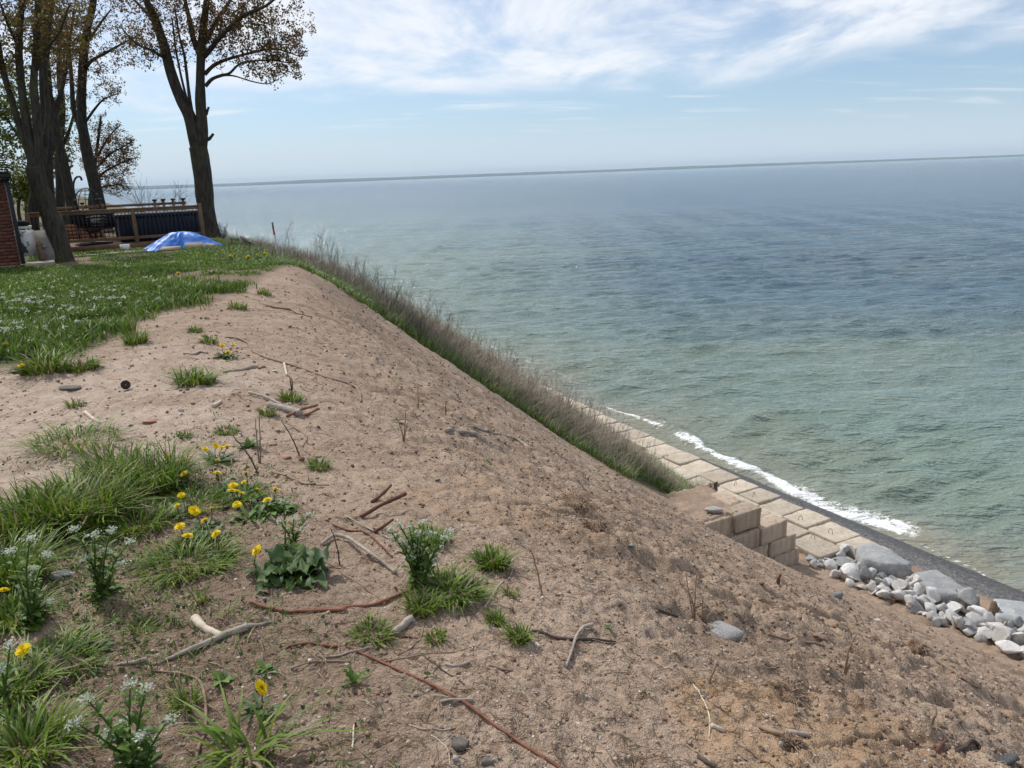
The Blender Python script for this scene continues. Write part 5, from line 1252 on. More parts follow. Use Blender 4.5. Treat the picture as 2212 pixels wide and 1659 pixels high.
leafy_stems('white_flower_plant', 'largest white flowered plant, alone on the brow', 905, 1262, [(842, 1142), (862, 1132), (885, 1138), (905, 1150), (930, 1152), (948, 1180), (962, 1160), (972, 1148), (900, 1178), (870, 1170), (850, 1160), (915, 1128), (890, 1200), (940, 1210)], 65, BROAD, 0.06, 0.012, heads=40, headc=WHITE, rosette=12, rosL=0.09, cat='plant', group='white flowered plants')
leafy_stems('white_flower_plant', 'tall white flowered plant at the bottom left of the picture', 300, 1664, [(281, 1478), (316, 1485), (186, 1508), (162, 1560), (232, 1592), (366, 1553), (302, 1592), (330, 1600), (265, 1560)], 66, BROAD, 0.065, 0.012, heads=44, headc=WHITE, rosette=10, cat='plant', group='white flowered plants')
leafy_stems('white_flower_plant', 'single white flowered stem at the left edge near the bottom', 8, 1545, [(22, 1392), (4, 1440)], 67, BROAD, 0.055, 0.011, heads=36, headc=WHITE, rosette=6, cat='plant', group='white flowered plants')
# rosettes
def rosette(name, label, px, py, n, Lpx, Wpx, seed, cols=BROAD, lobes=0, rise=(0.1, 0.7), droop=(0.1, 0.5), wav=0.0, cat='weed', group='leafy rosettes', spread=0.0):
    r = np.random.RandomState(seed); P = hit(px, py); sc = np.linalg.norm(P-CAM)/FPX; g = G()
    for k in range(n):
        b = P+np.array([r.normal(0, spread*sc), r.normal(0, spread*sc*0.7), 0.003]); b[2] = Hs(b[0], b[1])+0.003
        leafblade(g, b, k*2.4+r.uniform(-0.4, 0.4), Lpx*sc*r.uniform(0.6, 1.15), Wpx*sc*r.uniform(0.7, 1.2), r.uniform(*rise), r.uniform(*droop), r, pick(cols, 1, r, 0.25)[0], lobes, 0.25, 10, wav)
    return tag(g.obj(name, M_grass, None, P, True), label, cat, group)
DARKB = [(0.045, 0.085, 0.028), (0.060, 0.110, 0.032), (0.085, 0.135, 0.05), (0.10, 0.16, 0.04)]
rosette('broad_leaf_plant', 'big dark rosette of broad wavy leaves above the curved root', 640, 1248, 34, 92, 19, 71, DARKB, 0, (0.15, 0.85), (0.1, 0.6), 0.5, 'plant', None, 14)
rosette('leaf_rosette', 'small eight leaved rosette near the lone dandelion', 481, 1472, 10, 34, 6.5, 72, BROAD)
rosette('leaf_rosette', 'small rosette right of the eight leaved one', 572, 1448, 13, 30, 5.5, 73, BROAD)
rosette('leaf_rosette', 'tiny rosette on the damp soil left of the bone pale stick', 254, 1342, 7, 18, 4, 74, BROAD)
rosette('leaf_rosette', 'upright leafy rosette left of the long red root', 764, 1478, 9, 42, 6, 75, BROAD, 3, (0.5, 1.1))
rosette('leaf_rosette', 'tiny sprout right of the crossed sticks', 1314, 1357, 6, 13, 3, 76, BROAD)
rosette('leaf_rosette', 'leafy rosette behind the dandelion bed near the thin twigs', 538, 968, 18, 34, 6.5, 77, BROAD, 2, (0.2, 0.9))
rosette('leaf_rosette', 'broad leaved cluster at the right end of the dandelion bed', 600, 1105, 18, 46, 8, 78, BROAD, 0, (0.2, 0.8), (0.1, 0.5), 0.2, 'weed', 'leafy rosettes', 8)
rosette('leaf_rosette', 'pale leaved rosette right below the crowded dandelions', 535, 1120, 16, 44, 7, 79, BROAD, 2, (0.2, 0.7), (0.1, 0.5), 0.1, 'weed', 'leafy rosettes', 10)
rosette('leaf_rosette', 'ragged weed beside the lone left dandelion', 170, 1400, 18, 46, 6, 80, DARKB, 4, (0.1, 0.6), (0.1, 0.5), 0.1, 'weed', 'leafy rosettes', 16)
rosette('leaf_rosette', 'weed of toothed leaves at the left among the grass', 240, 1590, 14, 40, 5, 81, BROAD, 4, (0.1, 0.6), (0.1, 0.4), 0.1, 'weed', 'leafy rosettes', 14)
# dandelions
YEL = [(0.92, 0.70, 0.008), (0.95, 0.76, 0.012), (0.90, 0.64, 0.006)]
def head_mesh(seed):
    r = np.random.RandomState(seed); g = G()
    for ring, (cnt, L, tilt, z) in enumerate(((26, 1.0, 0.10, 0.0), (24, 0.86, 0.35, 0.05), (20, 0.66, 0.70, 0.09), (14, 0.42, 1.05, 0.12))):
        for k in range(cnt):
            a = 2*math.pi*(k+0.5*ring+r.uniform(-0.3, 0.3))/cnt; l = L*r.uniform(0.85, 1.08); w = 0.085*L+0.03
            d = np.array([math.cos(a)*math.cos(tilt), math.sin(a)*math.cos(tilt), math.sin(tilt)]); s = np.array([-math.sin(a), math.cos(a), 0])
            b = np.array([0, 0, z]); V = [b-s*w*0.4, b+s*w*0.4, b+d*l*0.6+s*w-[0, 0, 0.0], b+d*l+s*w*0.7-[0, 0, 0.06], b+d*l-s*w*0.7-[0, 0, 0.06], b+d*l*0.6-s*w]
            g.add(V, [np.array([[0, 1, 2, 5], [5, 2, 3, 4]])], pick(YEL, 1, r, 0.1)[0])
    V, F = lathe((0, 0, -0.62), [(0.02, 0.0), (0.24, 0.05), (0.32, 0.25), (0.26, 0.55), (0.10, 0.66)], 10); g.add(V, F, (0.10, 0.17, 0.05))
    V = np.concatenate(g.V); by = {}
    for f in g.F: by.setdefault(f.shape[1], []).append(f)
    return mesh_data('flower_head', V, [np.concatenate(x) for x in by.values()], M_petal, np.concatenate(g.C))
HEADS = [head_mesh(i) for i in range(3)]
DL_ = [(0.070, 0.120, 0.028), (0.085, 0.145, 0.032), (0.055, 0.095, 0.026)]
def dandelion(label, heads, seed, leaves=16, Lpx=52, Wpx=7, lift=0.105, base=None, size=0.0275, group='dandelions'):
    r = np.random.RandomState(seed)
    hp = np.array([(a, b) for a, b, *_ in heads]); 
    tips = [hit(a, b, lift*(1 if len(q) == 0 else q[0]**0.5)) for a, b, *q in heads]
    P = hit(*base) if base else ground_n(np.mean(tips, 0)); sc = np.linalg.norm(P-CAM)/FPX
    th = thing('dandelion', label, 'dandelion', P, group)
    gl = G()
    for k in range(leaves):
        b = P+np.array([r.normal(0, 0.012), r.normal(0, 0.012), 0.004])
        leafblade(gl, b, k*2.4+r.uniform(-0.4, 0.4), Lpx*sc*r.uniform(0.6, 1.1), Wpx*sc*r.uniform(0.7, 1.2), r.uniform(0.12, 0.6), r.uniform(0.1, 0.45), r, pick(DL_, 1, r, 0.25)[0], 4, 0.2, 17)
    gl.obj('leaves', M_grass, th, P, True)
    for (hx, hy, *q), T_ in zip(heads, tips):
        s = q[0] if q else 1.0
        gs = G(); b = P+np.array([r.normal(0, 0.012), r.normal(0, 0.012), 0]); b = b+(T_-b)*np.array([0.55, 0.55, 0])
        b[2] = Hs(b[0], b[1])-0.01
        gs.tube(smooth_path([b, (b+T_)/2+[r.normal(0, 0.008), r.normal(0, 0.008), 0.01], T_-[0, 0, 0.008]], 10), 0.0024, 6, np.array([0.17, 0.17, 0.07])); gs.obj('stem', M_grass, th, P, True)
        o = link('flower_head', HEADS[r.randint(3)], th); o.location = T_-P; rad = size*s*r.uniform(0.92, 1.08); o.scale = (rad, rad, rad)
        o.rotation_euler = (r.normal(0.30, 0.22), r.normal(0, 0.22), r.uniform(0, 6.28))
r6 = lambda L: [(.3385*a, 864+.3385*b, *q) for a, b, *q in L]
dandelion('pair of dandelions in the tall grass at the left', r6([(325, 608), (408, 630), (480, 597, 0.55)]), 1, 8)
dandelion('dandelion with two blooms at the sand end of the bed', r6([(1077, 353, 0.8), (1170, 375, 0.75)]), 2, 12)
dandelion('dandelion with one bloom left of the bed centre', r6([(1175, 470, 0.85)]), 3, 12)
dandelion('dandelion with four crowded blooms at the top of the bed', r6([(1308, 312, 0.9), (1376, 291, 0.8), (1415, 305, 0.7), (1447, 298, 0.9), (1388, 386, 0.7)]), 4, 20, base=(468, 1000))
dandelion('dandelion with a single bloom below the four crowded ones', r6([(1387, 468, 0.95)]), 5, 14)
dandelion('dandelion with a bloom above the largest cluster', r6([(1570, 467, 0.9), (1555, 525, 0.6)]), 6, 14)
dandelion('dandelion with the largest cluster of blooms', r6([(1488, 546, 1.0), (1480, 580, 0.8), (1512, 585, 0.85), (1540, 597, 0.6), (1513, 668, 0.85)]), 7, 22, base=(515, 1085))
dandelion('dandelion with three blooms right of the largest cluster', r6([(1643, 575, 0.85), (1758, 570, 0.85), (1706, 640, 0.95)]), 8, 20, base=(575, 1095))
dandelion('dandelion with one flat bloom left of the largest cluster', r6([(1157, 608, 0.8), (1130, 675, 0.6)]), 9, 10)
dandelion('dandelion with the broadest bloom in the bed', r6([(1238, 708, 1.15), (1348, 692, 0.55)]), 10, 14)
dandelion('dandelion just right below the broadest bloom', r6([(1307, 770, 0.9)]), 11, 12)
dandelion('dandelion with two blooms at the lower left of the bed', r6([(1147, 808, 0.95), (1198, 868, 0.9)]), 12, 14)
dandelion('dandelion with one bloom at the lower edge of the bed', r6([(1380, 855, 0.95)]), 13, 12)
dandelion('dandelion on a bare stem alone above the broad dark leaves', [(555, 1189, 1.0)], 14, 8, base=(556, 1236), lift=0.10)
dandelion('dandelion at the left edge under the white flowers', [(9, 1275, 0.7)], 15, 8)
dandelion('lone tilted dandelion on the damp soil at left', [(50, 1404, 1.0)], 16, 12)
dandelion('lone dandelion near the bottom with ragged leaves', [(563, 1486, 1.0)], 17, 10, base=(556, 1535), lift=0.075)
dandelion('bushy dandelion with three blooms on the sand by the root', [(480, 746, 0.85), (504, 745, 0.75), (492, 761, 0.9)], 18, 46, Lpx=30, Wpx=4, base=(487, 772), lift=0.11, size=0.036)
dandelion('dandelion with yellow blooms by the lawn at the left edge', [(46, 790, 1.0), (44, 782, 0.8), (65, 782, 0.7)], 19, 20, Lpx=34, base=(52, 803), size=0.033)
for i, (a, b, lab) in enumerate(((385, 590, 'tiny yellow bloom in the lawn near the top left sand'), (573, 548, 'yellow bloom in the far lawn left of the stake'), (556, 552, 'yellow bloom in the far lawn beside its twin near the stake'), (535, 555, 'yellow bloom in the far lawn farthest from the stake'), (499, 553, 'yellow bloom in the lawn below the tarp boards'), (13, 745, 'yellow bloom at the left edge of the lawn'))):
    dandelion(lab, [(a, b, 1.0)], 30+i, 6, Lpx=9, Wpx=1.5, size=0.05, lift=0.12, group='dandelions in the far lawn')
# white flower patch in the lawn: countless small heads
n = 165
uu = rg.normal(10.9, 1.25, n); vv = rg.normal(-0.95, 0.95, n)+0.30*(uu-10.9)
uu = np.concatenate([uu, rg.uniform(9, 16, 50)]); vv = np.concatenate([vv, rg.uniform(-4, 1.0, 50)])
k = uu > lawn_edge(vv)+0.1; uu = uu[k]; vv = vv[k]; P = on_ground(uu, vv); n = len(P)
hgt = rg.uniform(0.16, 0.34, n); T_ = P+np.stack([rg.normal(0, 0.03, n), rg.normal(0, 0.03, n), hgt], 1)
t = np.linspace(0, 1, 4); Q = P[:, None]*(1-t)[None, :, None]+T_[:, None]*t[None, :, None]
V, F = twig_bulk(Q, np.tile(np.linspace(0.004, 0.0025, 4), (n, 1))); g = G(); g.add(V, F, np.repeat(pick(BROAD, n, rg), 12, 0))
C = np.repeat(T_, 16, 0)+rg.normal(0, 1, (n*16, 3))*np.array([0.016, 0.016, 0.008]); V, F = leaf_quads(C, rg.uniform(0.010, 0.020, len(C)), rg)
g.add(V, F, np.repeat(pick(WHITE, len(C), rg, 0.1), 4, 0))
lt = rg.uniform(0.15, 0.85, (n, 9)); C = (P[:, None]*(1-lt[..., None])+T_[:, None]*lt[..., None]).reshape(-1, 3); V, F = leaf_quads(C, rg.uniform(0.03, 0.06, len(C)), rg, 0.2)
g.add(V, F, np.repeat(pick(BROAD, len(C), rg), 4, 0))
tag(g.obj('white_flower_patch', M_petal), 'patch of small white flowers in the lawn at left', 'flowers', kind='stuff')
# white daisies at the edge of the bank are too small to count
# ------------------------------------------------------------------ roots, sticks, stones on the bare ground
rk = np.random.RandomState(77)
M_root = plain('red_root', (0.17, 0.070, 0.045), (0.28, 0.135, 0.085), 16, 0.8, 0.004, 60)
M_droot = plain('dark_root', (0.10, 0.040, 0.028), (0.17, 0.075, 0.05), 16, 0.85, 0.004, 60)
M_broot = plain('brown_root', (0.20, 0.135, 0.09), (0.31, 0.22, 0.155), 14, 0.85, 0.004, 60)
M_drift = plain('grey_driftwood', (0.25, 0.21, 0.175), (0.42, 0.365, 0.31), 14, 0.9, 0.006, 40)
M_pale = plain('pale_stick', (0.46, 0.385, 0.29), (0.60, 0.52, 0.41), 14, 0.85, 0.004, 40)
M_dark = plain('dark_stick', (0.055, 0.042, 0.034), (0.11, 0.085, 0.07), 14, 0.9, 0.004, 40)
R7 = lambda L: [(.3385*a, 1238.5+.3385*b) for a, b in L]
R6 = lambda L: [(.3385*a, 864+.3385*b) for a, b in L]
R8 = lambda L: [(576+.3924*a, 1008+.3924*b) for a, b in L]
R3 = lambda L: [(345.6+.3125*a, 432+.3125*b) for a, b in L]
R5 = lambda L: [(518.4+.3385*a, 576+.3385*b) for a, b in L]
R9 = lambda L: [(1325+.401*a, 1094.5+.401*b) for a, b in L]
R10 = lambda L: [(864+.2083*a, 950.5+.2083*b) for a, b in L]      # crop 1500,1650,800 wide
R11 = lambda L: [(1094.5+.2604*a, 1296+.2604*b) for a, b in L]     # crop 1900,2250,1000 wide
def stick(name, label, pts, w0, w1, mat, cat='root', group=None, lift=0.55, sides=7, bumpy=0.12, up=0.0, arch=0.0):
    """lies along the ground through the given sight points; w in picture px"""
    P = np.array([hit(a, b) for a, b in pts])
    if up: P = np.array([P[0]]+[at_y(a, b, P[0][1]+(q[1]-P[0][1])*(1-up)) for (a, b), q in zip(pts[1:], P[1:])])
    sc = np.linalg.norm(P-CAM, axis=1)/FPX
    n = max(8, len(P)*6); Q = smooth_path(P, n); n = len(Q); t = np.linspace(0, 1, n)
    R_ = np.interp(t, [0, 1], [w0/2, w1/2])*np.interp(t, np.linspace(0, 1, len(sc)), sc)
    Q[:, 2] = np.maximum(Q[:, 2], H(Q[:, 0], Q[:, 1]))+R_*lift+arch*np.sin(t*math.pi)
    ker = np.array([0.25, 0.5, 0.25])
    for _ in range(2): Q[1:-1, 2] = Q[:-2, 2]*ker[0]+Q[1:-1, 2]*ker[1]+Q[2:, 2]*ker[2]
    s = rk.randint(999); R_ = R_*(1+bumpy*(vn(t*n*0.5, t*0, s)-0.5)*2)
    L = Q[0]; g = G(); g.tube(Q, R_, sides)
    return tag(g.obj(name, mat, None, L, True, False), label, cat, group)
def twig_up(label, base, tips, w, mat=None, name='dead_twig', cat='twig'):
    """thin dead shoots standing out of the ground; tips given as sight points in the upright plane through the base"""
    P = hit(*base); g = G(); sc = np.linalg.norm(P-CAM)/FPX
    for ti in tips:
        pts = [P-[0, 0, 0.03]]+[at_y(x, y, P[1]+0.02*i) for i, (x, y) in enumerate(ti)]
        Q = smooth_path(pts, 12); Q = Q+np.cumsum(rk.normal(0, 0.0015, Q.shape), 0); g.tube(Q, np.linspace(w/2*sc, w/4*sc, len(Q)), 5)
    return tag(g.obj(name, mat or M_broot, None, P, True, False), label, cat, 'dead twigs standing on the slope')
rt = 'roots lying on the ground'; sg_ = 'sticks lying on the ground'
stick('long_root', 'long straight red root running to the bottom edge', R8([(105, 1005), (200, 980), (380, 995), (540, 1040), (700, 1110), (900, 1200), (1060, 1280), (1250, 1420), (1450, 1560), (1640, 1680)]), 5, 8, M_root, group=rt)
stick('curved_root', 'curved red brown root below the broad dark leaves', R7([(1600, 185), (1700, 222), (1850, 250), (2000, 240), (2212, 235)])+R8([(150, 800), (400, 790), (560, 770), (700, 720), (815, 672)]), 8, 7, M_root, group=rt)
stick('bent_root', 'pale bent root hooking downward on the damp soil', R7([(960, 622), (1060, 632), (1150, 640), (1260, 680), (1300, 760), (1315, 900), (1305, 1040), (1270, 1110), (1245, 1240)]), 4, 7, M_broot, group=rt)
stick('split_driftwood', 'split grey driftwood plank tapering to the left', R7([(1010, 580), (1200, 498), (1400, 420), (1580, 355)]), 5, 18, M_drift, 'driftwood', sg_, bumpy=0.05)
stick('splinter', 'grey splinter continuing right of the driftwood plank', R7([(1585, 345), (1680, 330), (1770, 315)]), 10, 2, M_drift, 'stick', sg_)
stick('pale_stick', 'short bone pale stick under the driftwood plank', R7([(1245, 300), (1300, 358), (1420, 412)]), 17, 14, M_pale, 'stick', sg_)
stick('short_stick', 'short grey stick left of the driftwood plank', R7([(750, 588), (840, 575), (938, 555)]), 5, 9, M_drift, 'stick', sg_)
stick('wood_chunk', 'split grey wood chunk below the spiky pale tuft', R8([(705, 925), (750, 888), (800, 848)]), 16, 17, M_drift, 'wood chunk', sg_, bumpy=0.05)
stick('bark_strip', 'dark red bark strips under the wood chunk', R8([(635, 980), (700, 945), (780, 940), (835, 950)]), 5, 4, M_droot, 'bark', sg_)
stick('snapped_root', 'thick dark red snapped root pointing up right', R8([(520, 282), (620, 222), (700, 185), (765, 155)]), 8, 9, M_droot, group=rt, up=0.5)
stick('snapped_root', 'short dark red snapped root above the thick one', R8([(580, 202), (640, 152), (684, 106)]), 9, 6, M_droot, group=rt, up=0.5)
stick('snapped_root', 'dark red root stub beside the largest flowering plant', R8([(592, 366), (640, 335), (695, 295)]), 8, 6, M_droot, group=rt, up=0.5)
stick('red_root', 'thin dark red root left of the largest flowering plant', R8([(365, 322), (440, 352), (545, 372), (620, 430), (692, 500)]), 4, 4, M_droot, group=rt)
stick('arched_root', 'grey arched root above the broad dark leaves', R8([(300, 435), (340, 412), (400, 400), (470, 430), (560, 490), (640, 540), (710, 590)]), 7, 8, M_drift, group=rt, arch=0.02)
stick('thin_stick', 'thin straight grey stick crossing toward the largest flowering plant', R8([(430, 270), (560, 340), (690, 405)]), 3, 4, M_drift, 'stick', sg_)
stick('fine_root', 'fine pale root below the broad dark leaves', R8([(410, 590), (500, 640), (580, 700), (640, 745)]), 3, 2.5, M_broot, group=rt)
stick('fine_root', 'fine pale root loop right of the bright grass tuft', R8([(1355, 570), (1330, 620), (1270, 670), (1200, 775)]), 2.5, 2.5, M_pale, group=rt)
stick('crossed_stick', 'long dark stick of the crossed pair', R8([(1450, 915), (1550, 935), (1650, 955), (1800, 955), (1922, 970)]), 8, 6, M_dark, 'stick', sg_)
stick('crossed_stick', 'peeling pale stick lying across the long dark one', R8([(1795, 885), (1740, 905), (1705, 950), (1685, 1010), (1650, 1110)]), 8, 5, M_drift, 'stick', sg_, lift=1.8)
stick('pale_stick', 'stubby pale stick just below the crossed pair', R8([(1455, 962), (1480, 978), (1503, 998)]), 8, 9, M_pale, 'stick', sg_)
stick('short_stick', 'short grey stick lying across the long red root', R8([(960, 1302), (1050, 1292), (1140, 1290)]), 6, 5, M_drift, 'stick', sg_, lift=1.5)
stick('wavy_root', 'wavy grey root left of the long red root near the bottom', R8([(785, 1425), (870, 1450), (960, 1455), (1040, 1440)]), 4, 4, M_drift, group=rt)
stick('fine_root', 'fine curling root at the bottom under the wavy one', R8([(905, 1480), (960, 1520), (1000, 1570), (1010, 1650)]), 2.5, 2, M_pale, group=rt)
stick('white_stick', 'thin white stick standing near the bottom beside the red root', R8([(482, 1425), (478, 1500), (472, 1562)]), 4, 4, M_pale, 'stick', sg_)
stick('grey_stick', 'grey stick just under the left end of the long red root', R8([(295, 1050), (400, 1045), (565, 996)]), 5, 4, M_drift, 'stick', sg_)
stick('thin_root', 'thin root tangled across the middle left of the long red root', R8([(130, 1115), (240, 1080), (350, 1075), (460, 1075)]), 3.5, 3, M_broot, group=rt)
stick('thin_root', 'thin root running right above the long red root', R8([(620, 1080), (760, 1055), (900, 1030), (1040, 1020), (1140, 990)]), 3, 2.5, M_broot, group=rt)
stick('thin_root', 'brown root hanging beside the wood chunk', R8([(865, 870), (850, 940), (800, 1000), (720, 1040)]), 3.5, 3, M_broot, group=rt)
stick('gnarled_root', 'short gnarled root in the bare patch below the crossed sticks', R8([(985, 1090), (1040, 1100), (1120, 1078)]), 7, 5, M_drift, group=rt)
stick('gnarled_root', 'brown root pieces right of the gnarled one', R8([(1230, 1095), (1290, 1115), (1355, 1125)]), 6, 4, M_broot, group=rt)
stick('thin_root', 'thin dark root slanting under the gnarled ones', R8([(860, 1040), (940, 1100), (1010, 1150), (1090, 1200)]), 3, 2.5, M_dark, group=rt)
stick('long_thin_root', 'long thin brown root curving across the upper slope', R3([(450, 955), (540, 962), (602, 990), (640, 1050), (740, 1095), (900, 1140), (1020, 1185), (1150, 1230), (1330, 1285)])+[(776, 846), (780, 870)], 3.5, 4.5, M_broot, group=rt)
stick('upper_root', 'thin root high on the slope below the brow', R3([(730, 735), (820, 750), (900, 760), (960, 790), (1050, 812)]), 3.5, 3, M_broot, group=rt)
stick('broken_branch', 'broken grey branch beside the long bladed tuft', R3([(435, 1195), (560, 1180), (672, 1158)]), 5, 8, M_drift, 'branch', sg_)
stick('curled_root', 'short curled root at the end of the broken branch', R3([(680, 1168), (735, 1160), (752, 1195)]), 4, 3, M_broot, group=rt)
stick('grey_log', 'slim grey stick on top of the fallen grey log', R5([(60, 815), (160, 842), (240, 880), (335, 935)]), 6, 5, M_drift, 'stick', sg_, lift=1.6)
stick('grey_log', 'fallen grey log on the brow', R5([(180, 892), (280, 920), (385, 952)]), 15, 16, M_drift, 'log', sg_)
stick('red_branch', 'red branch leaning against the fallen grey log', R5([(300, 962), (380, 920), (495, 888)]), 6, 6, M_root, group=rt, up=0.5)
stick('red_branch', 'shorter red branch right of its twin at the fallen log', R5([(418, 952), (505, 910)]), 6, 5, M_root, group=rt, up=0.5)
stick('looping_root', 'looping pale root below the fallen grey log', R5([(250, 945), (290, 1000), (345, 1030), (425, 1090), (400, 1150)]), 3, 3, M_broot, group=rt)
stick('white_stick', 'flat white stick lying by the long thin root', R5([(282, 620), (300, 700)]), 5, 5, M_pale, 'stick', sg_)
stick('slope_log', 'short smooth grey log lying on the slope', R5([(1315, 1055), (1410, 1064), (1512, 1076)]), 9, 9, M_drift, 'log', sg_)
stick('slope_branch', 'curved grey branch lying right of the smooth log', R5([(1488, 1022), (1560, 1055), (1620, 1070), (1750, 1105), (1858, 1170)]), 6, 7, M_drift, 'branch', sg_)
stick('thin_stick', 'thin brown stick at the upper right of the dandelion bed', R6([(1735, 462), (1830, 490), (1950, 540), (2100, 545)]), 4, 3, M_broot, 'stick', sg_)
stick('white_splinter', 'white wood splinter on the pale sand', [(461, 880), (478, 868)], 9, 6, M_pale, 'stick', sg_)
stick('pale_stick', 'bone pale stick on the sand above the sprawling grass', [(184, 892), (198, 904), (216, 917)], 7, 6, M_pale, 'stick', sg_)
stick('dry_stick', 'twisted dry stick on the sand left of the three bloom dandelion', [(402, 764), (418, 766), (432, 761), (449, 763)], 4, 4, M_drift, 'stick', sg_)
stick('slope_stick', 'broken pale log with a forked end low on the slope', R9([(790, 1190), (850, 1215), (920, 1232)]), 9, 10, M_broot, 'log', sg_)
stick('slope_stick', 'pale log end next to the forked one low on the slope', R9([(930, 1217), (990, 1225), (1052, 1238)]), 11, 9, M_drift, 'log', sg_)
stick('slope_stick', 'short white log on the orange sand', R9([(528, 1187), (560, 1198), (592, 1212)]), 10, 9, M_pale, 'log', sg_)
stick('slope_stick', 'dark broken stick at the bottom edge of the slope', R9([(460, 1350), (500, 1378), (548, 1410)]), 9, 9, M_dark, 'stick', sg_)
stick('slope_stick', 'long brown stick across the lower right slope', R9([(830, 690), (940, 718), (1040, 735), (1132, 750)]), 4, 5, M_broot, 'stick', sg_)
stick('slope_stick', 'dark stick near the grey stone at the lower right', R9([(1850, 1322), (1900, 1300), (1962, 1288)]), 7, 7, M_dark, 'stick', sg_)
stick('slope_root', 'thin root trailing down from the short white log', R9([(592, 1225), (680, 1290), (760, 1345), (850, 1392)]), 3, 2.5, M_broot, group=rt)
stick('slope_root', 'pale root hanging above the short white log', R9([(430, 960), (470, 1020), (500, 1080), (520, 1150), (516, 1245)]), 3, 3, M_pale, group=rt)
stick('slope_root', 'long thin root in a rill at the far lower right', R9([(1740, 830), (1820, 880), (1900, 940), (2050, 1035)]), 3.5, 3, M_broot, group=rt)
stick('slope_root', 'short bent dark root above the dark stick at lower right', R9([(1740, 1325), (1770, 1285), (1795, 1258)]), 7, 4, M_droot, group=rt)
stick('slope_stick', 'dark stick beside the dead twigs on the slope', R9([(225, 552), (290, 575), (348, 592)]), 5, 4, M_dark, 'stick', sg_)
stick('slope_stick', 'brown stick in the sand above the long brown one', R9([(1075, 695), (1120, 715), (1150, 728)]), 7, 6, M_broot, 'stick', sg_)
# dead twigs standing
twig_up('three thin dead shoots beside the half buried boulder', R9([(440, 605)])[0], [R9([(442, 480), (448, 380), (443, 292)]), R9([(415, 520), (395, 420), (388, 345)]), R9([(425, 500), (380, 440), (345, 395)])], 3)
twig_up('single dead shoot right of the three thin ones', R9([(492, 625)])[0], [R9([(482, 550), (487, 470)]), R9([(500, 590), (530, 555)])], 4)
twig_up('crooked dead branch standing on the lower slope', R9([(1240, 900)])[0], [R9([(1258, 820), (1262, 770), (1300, 685)]), R9([(1262, 850), (1270, 820)])], 6)
twig_up('thin dead stem standing above the pale logs', R9([(510, 945)])[0], [R9([(545, 870), (580, 810)])], 5)
twig_up('short dead stem at the right of the slope', R9([(1715, 1180)])[0], [R9([(1735, 1130), (1735, 1080)])], 6)
twig_up('dark snapped stem near the rock pile', R9([(888, 412)])[0], [R9([(892, 390), (905, 365)])], 9, M_droot)
twig_up('tall dead stem right of the bright grass tuft', R8([(1522, 712)])[0], [R8([(1500, 620), (1475, 530), (1455, 450)])], 4)
twig_up('two thin dead shoots standing behind the dandelion bed', R6([(1655, 400)])[0], [R6([(1640, 250), (1628, 120)]), R6([(1660, 220), (1652, 90)])], 3.5, M_broot)
twig_up('slanting dead shoot in the dandelion bed', R6([(1650, 470)])[0], [R6([(1600, 380), (1540, 300), (1480, 235)])], 4, M_dark)
twig_up('leaning shoot above the orange pebble', R6([(1915, 350)])[0], [R6([(1885, 280), (1840, 200), (1795, 130)])], 3.5, M_dark)
twig_up('thin dead stem on the damp slope left of the arched root', R8([(405, 540)])[0], [R8([(385, 450), (365, 390), (345, 340)])], 3.5, M_dark)
twig_up('small dead shoots on the mid slope left of the smooth log', R5([(1045, 1115)])[0], [R5([(1050, 1020), (1056, 930)]), R5([(1030, 1050), (1012, 990)]), R5([(1060, 1060), (1075, 1000)])], 3.5, M_broot)
twig_up('thin dead shoot near the middle of the slope', R5([(1134, 905)])[0], [R5([(1134, 840), (1132, 760)])], 3, M_broot)
twig_up('short dead shoot above the smooth log', R5([(1312, 945)])[0], [R5([(1316, 900), (1322, 855)])], 4, M_broot)
twig_up('dead shoots beside the small weed tuft on the brow', R5([(330, 800)])[0], [R5([(318, 740), (305, 690)]), R5([(335, 750), (330, 700)])], 3.5, M_dark)
# root balls / clods with fine roots
def rootball(label, px, py, wpx, seed):
    r = np.random.RandomState(seed); P = hit(px, py); sc = np.linalg.norm(P-CAM)/FPX; w = wpx*sc
    th = thing('root_clod', label, 'root clod', P, 'root clods on the slope')
    me = rock_mesh(seed, bpy.data.materials['brown_bark'], 3, 5); V = np.zeros(len(me.vertices)*3); me.vertices.foreach_get('co', V); V = V.reshape(-1, 3)
    F = np.array([p.vertices[:] for p in me.polygons]); bpy.data.meshes.remove(me)
    V = V*np.array([w*0.42, w*0.42, w*0.26])[None]*(1+0.35*(fbm(V[:, 0]*4+V[:, 2]*3, V[:, 1]*4, seed, 3)-0.5))[:, None]
    link('soil_lump', mesh_data('soil_lump', V+[0, 0, w*0.06], [F], plain('dark_clod', (0.17, 0.115, 0.075), (0.27, 0.19, 0.13), 12, 0.95, 0.03, 25) if 'dark_clod' not in bpy.data.materials else bpy.data.materials['dark_clod'], None, True), th)
    n = 150; t = np.linspace(0, 1, 6); a = unit(r.normal(size=(n, 3))*[1, 1, 0.7]); b = a*np.array([w*0.36, w*0.36, w*0.22])
    d = unit(a+r.normal(0, 0.6, (n, 3))); L = r.uniform(0.15, 0.5, n)*w
    Q = b[:, None]+d[:, None]*(L[:, None]*t[None])[..., None]+np.array([0, 0, -1.0])*(0.5*L[:, None]*t[None]**2)[..., None]+np.cumsum(r.normal(0, 0.012*w, (n, 6, 3)), 1)
    Q[..., 2] += w*0.08
    V, F = twig_bulk(Q, np.tile(np.linspace(0.0035, 0.0012, 6), (n, 1))); g = G(); g.add(V, F)
    g.obj('fine_roots', M_broot, th, usecol=False)
rootball('larger matted root clod in the middle of the slope', 1240, 1092, 78, 1); rootball('smaller matted root clod just below the larger one', 1286, 1146, 60, 2)
